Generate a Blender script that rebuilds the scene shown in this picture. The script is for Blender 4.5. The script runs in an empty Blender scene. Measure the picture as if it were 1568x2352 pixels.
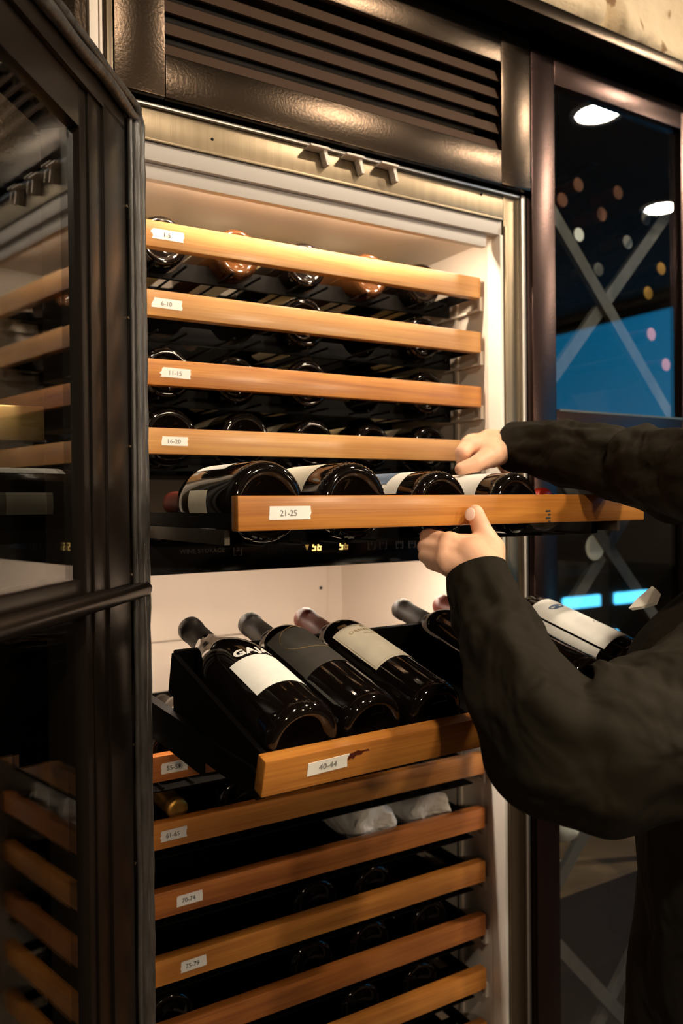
import bpy, bmesh, math, random
from mathutils import Vector, Matrix, noise
from math import pi, sin, cos, tan, radians as R
random.seed(7)
S = bpy.context.scene
COL = S.collection
# ------------------------------------------------------------------ camera
F, CX, CY = 1850.0, 784.0, 1176.0
YAW, PITCH, ROLL = .5404, .00983, -.01037
CAM = Vector((0, 0, 1.40))
FW = Vector((sin(YAW)*cos(PITCH), cos(YAW)*cos(PITCH), -sin(PITCH)))
_r0 = Vector((cos(YAW), -sin(YAW), 0)); _u0 = _r0.cross(FW)
RT = _r0*cos(ROLL)+_u0*sin(ROLL); UP = _u0*cos(ROLL)-_r0*sin(ROLL)
def at(px, py, Y):
    "the place at depth Y that the photograph shows at a pixel"
    d = FW+RT*((px-CX)/F)-UP*((py-CY)/F)
    return CAM+d*(Y/d.y)
cd = bpy.data.cameras.new('camera'); cam = bpy.data.objects.new('camera', cd); COL.objects.link(cam)
cam.matrix_world = Matrix(((RT.x, UP.x, -FW.x, 0), (RT.y, UP.y, -FW.y, 0), (RT.z, UP.z, -FW.z, 1.40), (0, 0, 0, 1)))
cd.sensor_fit = 'HORIZONTAL'; cd.sensor_width = 36; cd.lens = 36*F/1568; cd.clip_start = .01
cd.dof.use_dof = True; cd.dof.focus_distance = .93; cd.dof.aperture_fstop = 7.0
S.camera = cam
S.view_settings.view_transform = 'Standard'; S.view_settings.look = 'None'
S.view_settings.gamma = 1; S.view_settings.exposure = 0; S.view_settings.use_curve_mapping = False

# ------------------------------------------------------------------ materials
def mat(name, col, rough=.5, metal=0, bump=0, bscale=50, stretch=(1, 1, 1), var=0, vscale=8, spec=.5, coat=0, emit=None, es=0, aniso=0):
    m = bpy.data.materials.new(name); m.use_nodes = True; nt = m.node_tree; N = nt.nodes; L = nt.links
    b = N['Principled BSDF']
    b.inputs['Base Color'].default_value = (*col, 1); b.inputs['Roughness'].default_value = rough
    b.inputs['Metallic'].default_value = metal; b.inputs['Specular IOR Level'].default_value = spec
    b.inputs['Coat Weight'].default_value = coat; b.inputs['Coat Roughness'].default_value = .05
    b.inputs['Anisotropic'].default_value = aniso
    if emit: b.inputs['Emission Color'].default_value = (*emit, 1); b.inputs['Emission Strength'].default_value = es
    if bump or var:
        tc = N.new('ShaderNodeTexCoord'); mp = N.new('ShaderNodeMapping'); mp.inputs['Scale'].default_value = stretch
        L.new(tc.outputs['Object'], mp.inputs['Vector'])
    if var:
        n = N.new('ShaderNodeTexNoise'); n.inputs['Scale'].default_value = vscale; n.inputs['Detail'].default_value = 5
        L.new(mp.outputs[0], n.inputs['Vector'])
        r = N.new('ShaderNodeValToRGB'); L.new(n.outputs['Fac'], r.inputs['Fac'])
        r.color_ramp.elements[0].position = .3; r.color_ramp.elements[1].position = .7
        r.color_ramp.elements[0].color = (*[c*(1-var) for c in col], 1); r.color_ramp.elements[1].color = (*[min(1, c*(1+var)) for c in col], 1)
        L.new(r.outputs[0], b.inputs['Base Color'])
    if bump:
        n2 = N.new('ShaderNodeTexNoise'); n2.inputs['Scale'].default_value = bscale; n2.inputs['Detail'].default_value = 4
        L.new(mp.outputs[0], n2.inputs['Vector'])
        bp = N.new('ShaderNodeBump'); bp.inputs['Strength'].default_value = bump; bp.inputs['Distance'].default_value = .002
        L.new(n2.outputs['Fac'], bp.inputs['Height']); L.new(bp.outputs[0], b.inputs['Normal'])
    return m

def wood_mat(name, light, dark, redd=0.0):
    m = bpy.data.materials.new(name); m.use_nodes = True; nt = m.node_tree; N = nt.nodes; L = nt.links
    b = N['Principled BSDF']; b.inputs['Roughness'].default_value = .38; b.inputs['Coat Weight'].default_value = .25; b.inputs['Coat Roughness'].default_value = .2
    tc = N.new('ShaderNodeTexCoord'); oi = N.new('ShaderNodeObjectInfo')
    sc = N.new('ShaderNodeVectorMath'); sc.operation = 'SCALE'; sc.inputs['Scale'].default_value = 37
    cmb = N.new('ShaderNodeCombineXYZ'); L.new(oi.outputs['Random'], cmb.inputs[0]); L.new(oi.outputs['Random'], cmb.inputs[2])
    L.new(cmb.outputs[0], sc.inputs[0])
    add = N.new('ShaderNodeVectorMath'); L.new(tc.outputs['Object'], add.inputs[0]); L.new(sc.outputs[0], add.inputs[1])
    def nz(scale, st, detail, dist=0):
        mp = N.new('ShaderNodeMapping'); mp.inputs['Scale'].default_value = st; L.new(add.outputs[0], mp.inputs['Vector'])
        n = N.new('ShaderNodeTexNoise'); n.inputs['Scale'].default_value = scale; n.inputs['Detail'].default_value = detail
        n.inputs['Distortion'].default_value = dist; L.new(mp.outputs[0], n.inputs['Vector']); return n
    g1 = nz(6, (.5, 6, 10), 6, .8); g2 = nz(60, (.12, 3, 7), 5); g3 = nz(9, (1, 1, 1), 2)
    mx = N.new('ShaderNodeMix'); mx.data_type = 'FLOAT'; mx.inputs[0].default_value = .4
    L.new(g1.outputs['Fac'], mx.inputs[2]); L.new(g2.outputs['Fac'], mx.inputs[3])
    rp = N.new('ShaderNodeValToRGB'); L.new(mx.outputs[0], rp.inputs['Fac'])
    rp.color_ramp.elements[0].position = .34; rp.color_ramp.elements[0].color = (*dark, 1)
    rp.color_ramp.elements[1].position = .62; rp.color_ramp.elements[1].color = (*light, 1)
    m2 = N.new('ShaderNodeMix'); m2.data_type = 'RGBA'; m2.blend_type = 'MULTIPLY'; m2.inputs[0].default_value = .5
    r3 = N.new('ShaderNodeValToRGB'); L.new(g3.outputs['Fac'], r3.inputs['Fac'])
    r3.color_ramp.elements[0].position = .35; r3.color_ramp.elements[0].color = (.72, .62, .5, 1); r3.color_ramp.elements[1].position = .65; r3.color_ramp.elements[1].color = (1, 1, 1, 1)
    L.new(rp.outputs[0], m2.inputs[6]); L.new(r3.outputs[0], m2.inputs[7])
    L.new(m2.outputs[2], b.inputs['Base Color'])
    bp = N.new('ShaderNodeBump'); bp.inputs['Strength'].default_value = .15; bp.inputs['Distance'].default_value = .001
    L.new(g2.outputs['Fac'], bp.inputs['Height']); L.new(bp.outputs[0], b.inputs['Normal'])
    return m

def pane_mat(name, tint, refl=1.0):
    m = bpy.data.materials.new(name); m.use_nodes = True; nt = m.node_tree; N = nt.nodes; L = nt.links
    N.remove(N['Principled BSDF']); out = N['Material Output']
    tr = N.new('ShaderNodeBsdfTransparent'); tr.inputs[0].default_value = (*tint, 1)
    gl = N.new('ShaderNodeBsdfGlossy'); gl.inputs['Roughness'].default_value = .0; gl.inputs['Color'].default_value = (refl, refl, refl, 1)
    fr = N.new('ShaderNodeFresnel'); geo = N.new('ShaderNodeNewGeometry')
    mr = N.new('ShaderNodeMapRange'); mr.inputs['To Min'].default_value = 1.52; mr.inputs['To Max'].default_value = 1/1.52
    L.new(geo.outputs['Backfacing'], mr.inputs['Value']); L.new(mr.outputs[0], fr.inputs['IOR'])
    mx = N.new('ShaderNodeMixShader'); L.new(fr.outputs[0], mx.inputs[0]); L.new(tr.outputs[0], mx.inputs[1]); L.new(gl.outputs[0], mx.inputs[2])
    L.new(mx.outputs[0], out.inputs['Surface'])
    return m

def cloth_mat(name, col):
    m = bpy.data.materials.new(name); m.use_nodes = True; nt = m.node_tree; N = nt.nodes; L = nt.links
    b = N['Principled BSDF']; b.inputs['Base Color'].default_value = (*col, 1); b.inputs['Roughness'].default_value = .85
    b.inputs['Specular IOR Level'].default_value = .15
    tc = N.new('ShaderNodeTexCoord')
    w = N.new('ShaderNodeTexNoise'); w.inputs['Scale'].default_value = 900; L.new(tc.outputs['Object'], w.inputs['Vector'])
    w2 = N.new('ShaderNodeTexNoise'); w2.inputs['Scale'].default_value = 14; w2.inputs['Detail'].default_value = 2; w2.inputs['Distortion'].default_value = .7; L.new(tc.outputs['Object'], w2.inputs['Vector'])
    b1 = N.new('ShaderNodeBump'); b1.inputs['Strength'].default_value = .25; b1.inputs['Distance'].default_value = .0006; L.new(w.outputs['Fac'], b1.inputs['Height'])
    b2 = N.new('ShaderNodeBump'); b2.inputs['Strength'].default_value = .8; b2.inputs['Distance'].default_value = .02; L.new(w2.outputs['Fac'], b2.inputs['Height'])
    L.new(b1.outputs[0], b2.inputs['Normal']); L.new(b2.outputs[0], b.inputs['Normal'])
    return m

def stone_mat(name):
    m = bpy.data.materials.new(name); m.use_nodes = True; nt = m.node_tree; N = nt.nodes; L = nt.links
    b = N['Principled BSDF']; b.inputs['Roughness'].default_value = .9
    tc = N.new('ShaderNodeTexCoord')
    n = N.new('ShaderNodeTexNoise'); n.inputs['Scale'].default_value = 5; n.inputs['Detail'].default_value = 8; L.new(tc.outputs['Object'], n.inputs['Vector'])
    r = N.new('ShaderNodeValToRGB'); L.new(n.outputs['Fac'], r.inputs['Fac'])
    r.color_ramp.elements[0].position = .3; r.color_ramp.elements[0].color = (.36, .25, .13, 1)
    r.color_ramp.elements[1].position = .55; r.color_ramp.elements[1].color = (.62, .5, .34, 1)
    mp = N.new('ShaderNodeMapping'); mp.inputs['Scale'].default_value = (3, 3, 1.2); mp.inputs['Rotation'].default_value = (0, .6, 0); L.new(tc.outputs['Object'], mp.inputs['Vector'])
    n2 = N.new('ShaderNodeTexNoise'); n2.inputs['Scale'].default_value = 9; n2.inputs['Detail'].default_value = 3; L.new(mp.outputs[0], n2.inputs['Vector'])
    r2 = N.new('ShaderNodeValToRGB'); L.new(n2.outputs['Fac'], r2.inputs['Fac'])
    r2.color_ramp.elements[0].position = .36; r2.color_ramp.elements[0].color = (.3, .18, .08, 1); r2.color_ramp.elements[1].position = .43; r2.color_ramp.elements[1].color = (1, 1, 1, 1)
    mx = N.new('ShaderNodeMix'); mx.data_type = 'RGBA'; mx.blend_type = 'MULTIPLY'; mx.inputs[0].default_value = .8
    L.new(r.outputs[0], mx.inputs[6]); L.new(r2.outputs[0], mx.inputs[7]); L.new(mx.outputs[2], b.inputs['Base Color'])
    bp = N.new('ShaderNodeBump'); bp.inputs['Strength'].default_value = 1; bp.inputs['Distance'].default_value = .035
    L.new(n.outputs['Fac'], bp.inputs['Height']); L.new(bp.outputs[0], b.inputs['Normal'])
    return m

M = {}
M['wood_pale'] = wood_mat('wood_pale', (.63, .33, .100), (.45, .200, .052))
M['wood_amber'] = wood_mat('wood_amber', (.60, .25, .045), (.36, .120, .020))
M['wood_red'] = wood_mat('wood_red', (.50, .175, .035), (.26, .078, .018))
M['liner'] = mat('cream_plastic', (.80, .71, .62), .45, bump=.05, bscale=300)
M['liner_lit'] = mat('lit_liner_white', (.93, .90, .84), .5)  # whiter than the liner: strong interior light put into the colour
M['liner_grey'] = mat('grey_plastic', (.50, .46, .43), .5)
M['steel'] = mat('warm_brushed_steel', (.21, .165, .11), .36, 1, bump=.08, bscale=40, stretch=(30, 30, .4), var=.1, vscale=3)
M['brass'] = mat('brushed_brass', (.80, .52, .22), .35, 1)
M['bright_steel'] = mat('bright_steel', (.80, .78, .76), .42, 1)
M['bronze'] = mat('dark_bronze_metal', (.050, .036, .026), .25, 1, bump=.12, bscale=260, var=.12, vscale=5)
M['bronze_dark'] = mat('slat_bronze', (.085, .050, .034), .45, .4, bump=.05, bscale=200)
M['purple_bronze'] = mat('plum_bronze_metal', (.050, .031, .028), .27, 1, bump=.1, bscale=260, var=.1, vscale=5)
M['door_brown'] = mat('door_brown_metal', (.008, .0055, .004), .28, 0, bump=.04, bscale=200, spec=.22)
M['black'] = mat('black_metal', (.003, .0024, .002), .6, 0, spec=.08, bump=.1, bscale=300)
M['slide_steel'] = mat('dark_slide_steel', (.10, .085, .065), .35, .8)
M['black_gloss'] = mat('black_glass_panel', (.008, .007, .007), .12, 0, var=.2)
M['gasket'] = mat('rubber_gasket', (.045, .041, .037), .34, 0, bump=.5, bscale=60, stretch=(3, 3, .6), var=.4, vscale=40)
M['glass_dark'] = mat('dark_bottle_glass', (.004, .0025, .002), .06, 0, spec=.42)
M['glass_olive'] = mat('olive_bottle_glass', (.020, .016, .006), .06, 0)
M['glass_brown'] = mat('amber_bottle_glass', (.055, .020, .006), .06, 0)
M['foil_black'] = mat('black_capsule_foil', (.018, .014, .012), .5, 0, bump=.2, bscale=90, spec=.2)
M['foil_red'] = mat('oxblood_capsule_foil', (.075, .014, .008), .45, 0, bump=.2, bscale=90, spec=.25)
M['foil_scarlet'] = mat('scarlet_wax', (.62, .035, .015), .3)
M['foil_gold'] = mat('gold_capsule_foil', (.62, .33, .07), .35, .8, bump=.3, bscale=200)
M['foil_copper'] = mat('copper_capsule_foil', (.85, .34, .19), .5, .1, bump=.4, bscale=200, var=.3, vscale=90)
M['foil_white'] = mat('silver_white_capsule_foil', (.93, .91, .84), .5, .1, bump=.4, bscale=200)
M['foil_pink'] = mat('plum_pink_capsule_foil', (.70, .30, .38), .5, .1, bump=.3, bscale=200)
M['paper'] = mat('white_paper', (.86, .85, .80), .75, var=.03, vscale=60)
M['paper_cream'] = mat('cream_paper', (.78, .72, .58), .75, var=.05, vscale=60)
M['paper_grey'] = mat('charcoal_paper', (.040, .036, .030), .6, var=.1, vscale=100)
M['paper_old'] = mat('aged_paper', (.50, .38, .20), .8, var=.15, vscale=60)
M['tissue'] = mat('white_tissue', (.90, .87, .82), .8, bump=1.0, bscale=70, var=.1, vscale=40)
M['ink'] = mat('black_ink', (.03, .03, .03), .7)
M['ink_grey'] = mat('faded_grey_ink', (.22, .21, .20), .8)
M['ink_gold'] = mat('gold_ink', (.42, .27, .10), .45, .4)
M['ink_white'] = mat('white_ink', (.85, .84, .80), .6)
M['ink_blue'] = mat('blue_grey_ink', (.08, .13, .22), .7, var=.5, vscale=90)
M['panel_grey'] = mat('panel_grey_print', (.42, .40, .38), .5)
M['panel_dim'] = mat('panel_dim_print', (.10, .09, .085), .5)
M['digits'] = mat('amber_digits', (.1, .05, .01), .5, emit=(1, .62, .18), es=2.2)
M['digits_dim'] = mat('dim_amber_digits', (.1, .05, .01), .5, emit=(1, .55, .12), es=.35)
M['fill_glow'] = mat('fill_globe_glow', (1, 1, 1), .5, emit=(1, .78, .54), es=620)  # glow of the added fill globes
M['led'] = mat('led_dot', (1, .9, .75), .5, emit=(1, .80, .58), es=1700)
M['led_low'] = mat('led_dot_low', (1, .9, .75), .5, emit=(1, .80, .62), es=1900)
M['lamp'] = mat('lamp_diffuser', (1, 1, 1), .5, emit=(1, .83, .62), es=570)
M['lamp_ring'] = mat('white_lamp_ring', (.7, .7, .68), .4)
M['stone'] = stone_mat('beige_stone')
M['plaster'] = mat('brown_plaster', (.035, .025, .018), .8, bump=.2, bscale=40)
M['ceiling'] = mat('dark_ceiling_paint', (.035, .028, .020), .8, bump=.1, bscale=40)
M['floor'] = mat('dark_wood_floor', (.04, .022, .012), .6, var=.4, vscale=6, stretch=(1, 12, 1))
M['blue_light'] = mat('blue_dusk_glow', (0, .05, .1), .5, emit=(.0, .28, .62), es=2.3)
M['blue_lamp'] = mat('blue_bar_glow', (0, .05, .1), .5, emit=(.10, .60, 1.0), es=18)
M['lattice'] = mat('grey_lattice_slat', (.105, .095, .088), .6, var=.15, vscale=30)
M['cab_inside'] = mat('cabinet_inside', (.020, .014, .010), .7)
M['brown_board'] = mat('brown_board', (.17, .105, .055), .6, var=.15, vscale=10)
M['pane'] = pane_mat('clear_pane', (.93, .95, .93), .88)
M['pane_tint'] = pane_mat('tinted_pane', (.90, .93, .93))
M['jacket'] = cloth_mat('black_jacket_cloth', (.0125, .0098, .0052))
M['trousers'] = cloth_mat('black_trouser_cloth', (.008, .006, .005))
M['shirt'] = mat('white_shirt_cotton', (.85, .80, .72), .8, bump=.2, bscale=300)
M['hair'] = mat('dark_hair', (.02, .012, .008), .45, bump=.8, bscale=200, stretch=(1, 1, .1))
M['leather'] = mat('black_shoe_leather', (.012, .011, .01), .3)
def skin_mat():
    m = mat('skin', (.80, .46, .30), .5, bump=.12, bscale=240, var=.05, vscale=30)
    b = m.node_tree.nodes['Principled BSDF']; b.inputs['Subsurface Weight'].default_value = .12
    b.inputs['Subsurface Radius'].default_value = (1, .35, .2); b.inputs['Subsurface Scale'].default_value = .008
    return m
M['skin'] = skin_mat()
M['nail'] = mat('fingernail', (.86, .58, .46), .3)

# ------------------------------------------------------------------ mesh helpers
class MB:
    def __init__(s): s.v = []; s.f = []; s.sm = []
    def add(s, vs, fs, smooth=False, mx=None):
        o = len(s.v); s.v += [tuple(mx @ Vector(v)) if mx else tuple(v) for v in vs]
        s.f += [tuple(o+i for i in f) for f in fs]; s.sm += [smooth]*len(fs); return s
    def box(s, a, b, mx=None, bev=0):
        if bev:
            bm = bmesh.new(); bmesh.ops.create_cube(bm, size=1)
            for v in bm.verts: v.co = Vector([(a[i]+b[i])/2+v.co[i]*(b[i]-a[i]) for i in range(3)])
            bmesh.ops.bevel(bm, geom=list(bm.edges), offset=bev, segments=2, affect='EDGES', profile=.6)
            bm.verts.index_update(); s.add([v.co.copy() for v in bm.verts], [[v.index for v in f.verts] for f in bm.faces], False, mx); bm.free(); return s
        x0, y0, z0 = a; x1, y1, z1 = b
        vs = [(x0, y0, z0), (x1, y0, z0), (x1, y1, z0), (x0, y1, z0), (x0, y0, z1), (x1, y0, z1), (x1, y1, z1), (x0, y1, z1)]
        return s.add(vs, [(0, 3, 2, 1), (4, 5, 6, 7), (0, 1, 5, 4), (1, 2, 6, 5), (2, 3, 7, 6), (3, 0, 4, 7)], False, mx)
    def prism(s, pts, axis, a, b, mx=None):
        "closed polygon of 2D points pushed along an axis from a to b"
        n = len(pts)
        def p(q, t): return {'x': (t, q[0], q[1]), 'y': (q[0], t, q[1]), 'z': (q[0], q[1], t)}[axis]
        vs = [p(q, a) for q in pts]+[p(q, b) for q in pts]
        fs = [tuple(range(n))[::-1], tuple(range(n, 2*n))]+[(i, (i+1) % n, n+(i+1) % n, n+i) for i in range(n)]
        return s.add(vs, fs, False, mx)
    def lathe(s, prof, seg=48, mod=None, mx=None):
        "profile of (r, z) turned about Z"
        vs = []; fs = []
        for i, (r, z) in enumerate(prof):
            for k in range(seg):
                rr = r*(1+(mod(i, k) if mod else 0)); a = 2*pi*k/seg; vs.append((rr*cos(a), rr*sin(a), z))
        for i in range(len(prof)-1):
            for k in range(seg):
                a = i*seg+k; b = i*seg+(k+1) % seg; fs.append((a, b, b+seg, a+seg))
        n = len(prof)
        if prof[0][0] > 1e-6: fs.append(tuple(range(seg))[::-1])
        if prof[-1][0] > 1e-6: fs.append(tuple(range((n-1)*seg, n*seg)))
        return s.add(vs, fs, True, mx)
    def tube(s, pts, rad, seg=12, closed_ends=True, flat=1.0, upv=None):
        pts = [Vector(p) for p in pts]; n = len(pts); rad = rad if isinstance(rad, (list, tuple)) else [rad]*n
        vs = []; fs = []; ref = Vector(upv) if upv else Vector((0, 0, 1))
        for i, p in enumerate(pts):
            t = (pts[min(i+1, n-1)]-pts[max(i-1, 0)]).normalized()
            u = t.cross(ref)
            if u.length < .05: u = t.cross(Vector((1, 0, 0)))
            u.normalize(); w = u.cross(t).normalized()
            for k in range(seg):
                a = 2*pi*k/seg; vs.append(p+u*cos(a)*rad[i]+w*sin(a)*rad[i]*flat)
        for i in range(n-1):
            for k in range(seg):
                a = i*seg+k; b = i*seg+(k+1) % seg; fs.append((a, b, b+seg, a+seg))
        if closed_ends: fs += [tuple(range(seg))[::-1], tuple(range((n-1)*seg, n*seg))]
        return s.add(vs, fs, True)
    def mesh(s, name):
        me = bpy.data.meshes.new(name); me.from_pydata([tuple(v) for v in s.v], [], s.f)
        me.polygons.foreach_set('use_smooth', s.sm); me.update()
        bm = bmesh.new(); bm.from_mesh(me); bmesh.ops.recalc_face_normals(bm, faces=bm.faces); bm.to_mesh(me); bm.free()
        return me
    def build(s, name, m, parent=None, sharp=35):
        me = s.mesh(name); me.materials.append(m if not isinstance(m, str) else M[m])
        return link(name, me, parent, sharp)
def link(name, me, parent=None, sharp=None):
    if sharp is not None:
        try: me.set_sharp_from_angle(angle=R(sharp))
        except Exception: pass
    o = bpy.data.objects.new(name, me); COL.objects.link(o)
    if parent:
        o.parent = parent
    return o
def empty(name, loc=(0, 0, 0), mx=None):
    o = bpy.data.objects.new(name, None); COL.objects.link(o); o.empty_display_size = .05
    if mx is not None: o.matrix_world = mx
    else: o.location = loc
    return o
def tag(o, label, cat, group=None, kind=None):
    if label: o['label'] = label
    if cat: o['category'] = cat
    if group: o['group'] = group
    if kind: o['kind'] = kind
    return o
def struct(o): o['kind'] = 'structure'; return o
def copy_tree(o, parent=None):
    c = o.copy(); COL.objects.link(c)
    if parent: c.parent = parent
    for ch in o.children: copy_tree(ch, c)
    return c
def text_geo(txt, size, extrude=.0002, bold=0, align='CENTER', spacing=1.0, res=3):
    cu = bpy.data.curves.new('t', 'FONT'); cu.body = txt; cu.size = size; cu.extrude = extrude; cu.offset = bold
    cu.align_x = align; cu.align_y = 'CENTER'; cu.space_character = spacing; cu.resolution_u = res
    ob = bpy.data.objects.new('t', cu); COL.objects.link(ob)
    dg = bpy.context.evaluated_depsgraph_get(); me = bpy.data.meshes.new_from_object(ob.evaluated_get(dg))
    vs = [v.co.copy() for v in me.vertices]; fs = [tuple(p.vertices) for p in me.polygons]
    bpy.data.objects.remove(ob); bpy.data.curves.remove(cu); bpy.data.meshes.remove(me)
    return vs, fs
def text_on_front(txt, size, x, y, z, rot=0, **k):
    "lettering standing on a plane that faces -Y"
    vs, fs = text_geo(txt, size, **k); c, s_ = cos(rot), sin(rot)
    return [(x+v.x*c-v.y*s_, y-v.z, z+v.x*s_+v.y*c) for v in vs], fs

# ------------------------------------------------------------------ bottles
# local frame: base centre at 0, axis +Z toward the mouth, phi = 0 along +X is the side that looks up when the bottle lies down
def bottle_profile(r, kind):
    heel = [(0, .018), (r*.30, .015), (r*.55, .006), (r*.72, .0008), (r*.80, 0), (r*.88, .0012), (r*.945, .004), (r*.97, .007), (r*.988, .010), (r*.996, .013), (r, .017)]
    if kind == 'bordeaux':
        rest = [(r, .05), (r, .12), (r, .185), (r*.985, .194), (r*.92, .204), (r*.78, .214), (r*.58, .223), (r*.45, .232), (.0150, .243)]
    elif kind == 'burgundy':
        rest = [(r, .05), (r, .10), (r, .146), (r*.985, .156), (r*.93, .170), (r*.83, .186), (r*.68, .203), (r*.53, .219), (r*.43, .233), (.0155, .246)]
    rest += [(.0146, .262), (.0143, .298), (.0, .298)]
    return heel+rest
def radius_at(prof, z):
    for (r0, z0), (r1, z1) in zip(prof[5:], prof[6:]):
        if z0 <= z <= z1 and z1 > z0: return r0+(r1-r0)*(z-z0)/(z1-z0)
    return prof[15][0]
def knurl(i, k, n=1):
    if 6 <= i <= 9: return .016*(1 if (k+i) % 2 else -1)
    return 0
_mcache = {}
def body_mesh(r, kind, m, kn=True):
    key = ('b', r, kind, m, kn)
    if key not in _mcache:
        p = bottle_profile(r, kind)
        me = MB().lathe(p, 96, knurl if kn else None).mesh('bottle_body'); me.materials.append(M[m])
        _mcache[key] = me
    return _mcache[key]
def capsule_mesh(m, z0=.228, big=0):
    key = ('c', m, z0)
    if key not in _mcache:
        p = [(.0164, z0), (.0160, .246), (.0155, .262), (.0150, .286), (.0162, .288), (.0164, .291), (.0162, .3005), (.0150, .3025), (.0070, .3022), (.0, .3018)]
        if z0 < .24: p[0] = (.0178, z0); p.insert(1, (.0166, .238))
        me = MB().lathe([(p[0][0]-.0006, z0)]+p, 40).mesh('capsule'); me.materials.append(M[m]); _mcache[key] = me
    return _mcache[key]
def patch(prof, z0, z1, a0, a1, off=.0005, nz=8, na=20, wavy=0):
    vs = []; fs = []
    for i in range(nz+1):
        z = z0+(z1-z0)*i/nz
        for k in range(na+1):
            a = a0+(a1-a0)*k/na; rr = radius_at(prof, z)+off; vs.append((rr*cos(a), rr*sin(a), z))
    for i in range(nz):
        for k in range(na):
            p = i*(na+1)+k; fs.append((p, p+1, p+na+2, p+na+1))
    return vs, fs
def curve_text(prof, txt, size, z, a, off=.0008, **kw):
    vs, fs = text_geo(txt, size, extrude=.0001, **kw); out = []
    for v in vs:
        zz = z+v.y; rr = radius_at(prof, zz)+off+v.z; ph = a+v.x/radius_at(prof, z); out.append((rr*cos(ph), rr*sin(ph), zz))
    return out, fs
def bottle(label, group=None, r=.038, kind='bordeaux', glass='glass_dark', cap='foil_black', capz=.228, labels=(), kn=True, mx=None, cat='wine bottle', extras=()):
    o = empty('wine_bottle', mx=mx); tag(o, label, cat, group)
    prof = bottle_profile(r, kind)
    link('glass_body', body_mesh(r, kind, glass, kn), o)
    if cap: link('capsule', capsule_mesh(cap, capz), o)
    for (z0, z1, d0, d1, m) in labels:
        mb = MB(); vs, fs = patch(prof, z0, z1, R(d0), R(d1)); mb.add(vs, fs, True); mb.build('paper_label', m, o)
    for fn in extras: fn(o, prof)
    return o
def lying(x, y, z, tilt=0, rev=False, roll=0, yaw=0):
    "matrix of a bottle whose base faces the room (or the mouth, if rev)"
    t = R(tilt); ax = Vector((0, cos(t), sin(t))); up = Vector((0, -sin(t), cos(t)))
    if rev: ax = -ax
    yv = ax.cross(up)
    m = Matrix((up, yv, ax)).transposed().to_4x4()
    m = Matrix.Rotation(R(yaw), 4, 'Z') @ m @ Matrix.Rotation(R(roll), 4, 'Z')
    m.translation = Vector((x, y, z)); return m

# ------------------------------------------------------------------ room
ZC = 2.75
struct(MB().box((-3.2, -4.1, -.1), (4.6, 1.9, 0)).build('floor', 'floor'))
struct(MB().box((-3.2, -4.1, ZC), (4.6, 1.9, ZC+.1)).build('ceiling', 'ceiling'))
struct(MB().box((-3.3, -4.1, 0), (-3.2, 1.9, ZC)).build('wall_left', 'plaster'))
struct(MB().box((4.5, -4.1, 0), (4.6, 1.9, ZC)).build('wall_right', 'plaster'))
struct(MB().box((-3.2, 1.8, 0), (4.5, 1.9, ZC)).build('wall_front', 'plaster'))
struct(MB().box((-3.2, -4.1, 0), (4.5, -4.0, ZC)).build('wall_back', 'plaster'))
# dusk window on the wall behind the camera: frame + pane of blue evening light
w = empty('window_1', (4.5, -1.75, 1.66)); w.rotation_euler = (0, 0, pi/2); struct(w)
mb = MB()
for a, b in (((-1.35, 0, -.06), (1.35, .03, 0)), ((-1.35, 0, .98), (1.35, .03, 1.04)), ((-1.35, 0, 0), (-1.29, .03, .98)), ((1.29, 0, 0), (1.35, .03, .98))): mb.box(a, b)
mb.build('window_frame', 'black', w)
MB().box((-1.29, .002, 0), (1.29, .008, .98)).build('window_pane', 'blue_light', w)
# stone wall above the cabinets
def stone_wall():
    vs = []; fs = []; nx, nz = 460, 44; x0, x1, z0, z1 = -3.19, 4.49, 2.222, ZC
    joints = [(-2.6, 0), (-2.0, 0), (-1.35, 0), (-.8, 0), (-.25, 0), (.30, 2.50), (1.175, 2.50), (1.62, 2.50), (2.2, 2.5), (2.75, 0), (3.4, 0), (3.95, 0)]
    for i in range(nz+1):
        for k in range(nx+1):
            x = x0+(x1-x0)*k/nx; z = z0+(z1-z0)*i/nz
            d = min([abs(x-((jx-.018 if jx == 1.175 else jx) if z < 2.5 else jx+.22)) for jx, _ in joints]+[abs(z-2.5), abs(z-2.224)])
            g = max(0, 1-(d+.008*noise.noise(Vector((x*22, 9, z*22))))/.024)
            h = noise.fractal(Vector((x*5, 3.1, z*6)), 1.0, 2.0, 5)*.022+noise.noise(Vector((x*14, 1, z*9)))*.006
            vs.append((x, .985+h+g*.050, z))
    for i in range(nz):
        for k in range(nx):
            p = i*(nx+1)+k; fs.append((p, p+1, p+nx+2, p+nx+1))
    mb = MB(); mb.add(vs, fs, True); mb.box((x0, 1.03, z0), (x1, 1.80, z1))
    return mb
struct(stone_wall().build('wall_stone', 'stone', sharp=None))
# bronze trim between the cabinets and the stone
t = struct(MB().box((-3.19, .965, 2.199), (4.49, 1.10, 2.222), bev=.002).build('trim_1', 'bronze'))

struct(MB().box((1.885, 1.04, 0), (4.5, 1.8, 2.20)).build('wall_niche_right', 'plaster'))
struct(MB().box((-3.2, 1.04, 0), (-.355, 1.8, 2.20)).build('wall_niche_left', 'plaster'))
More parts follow.
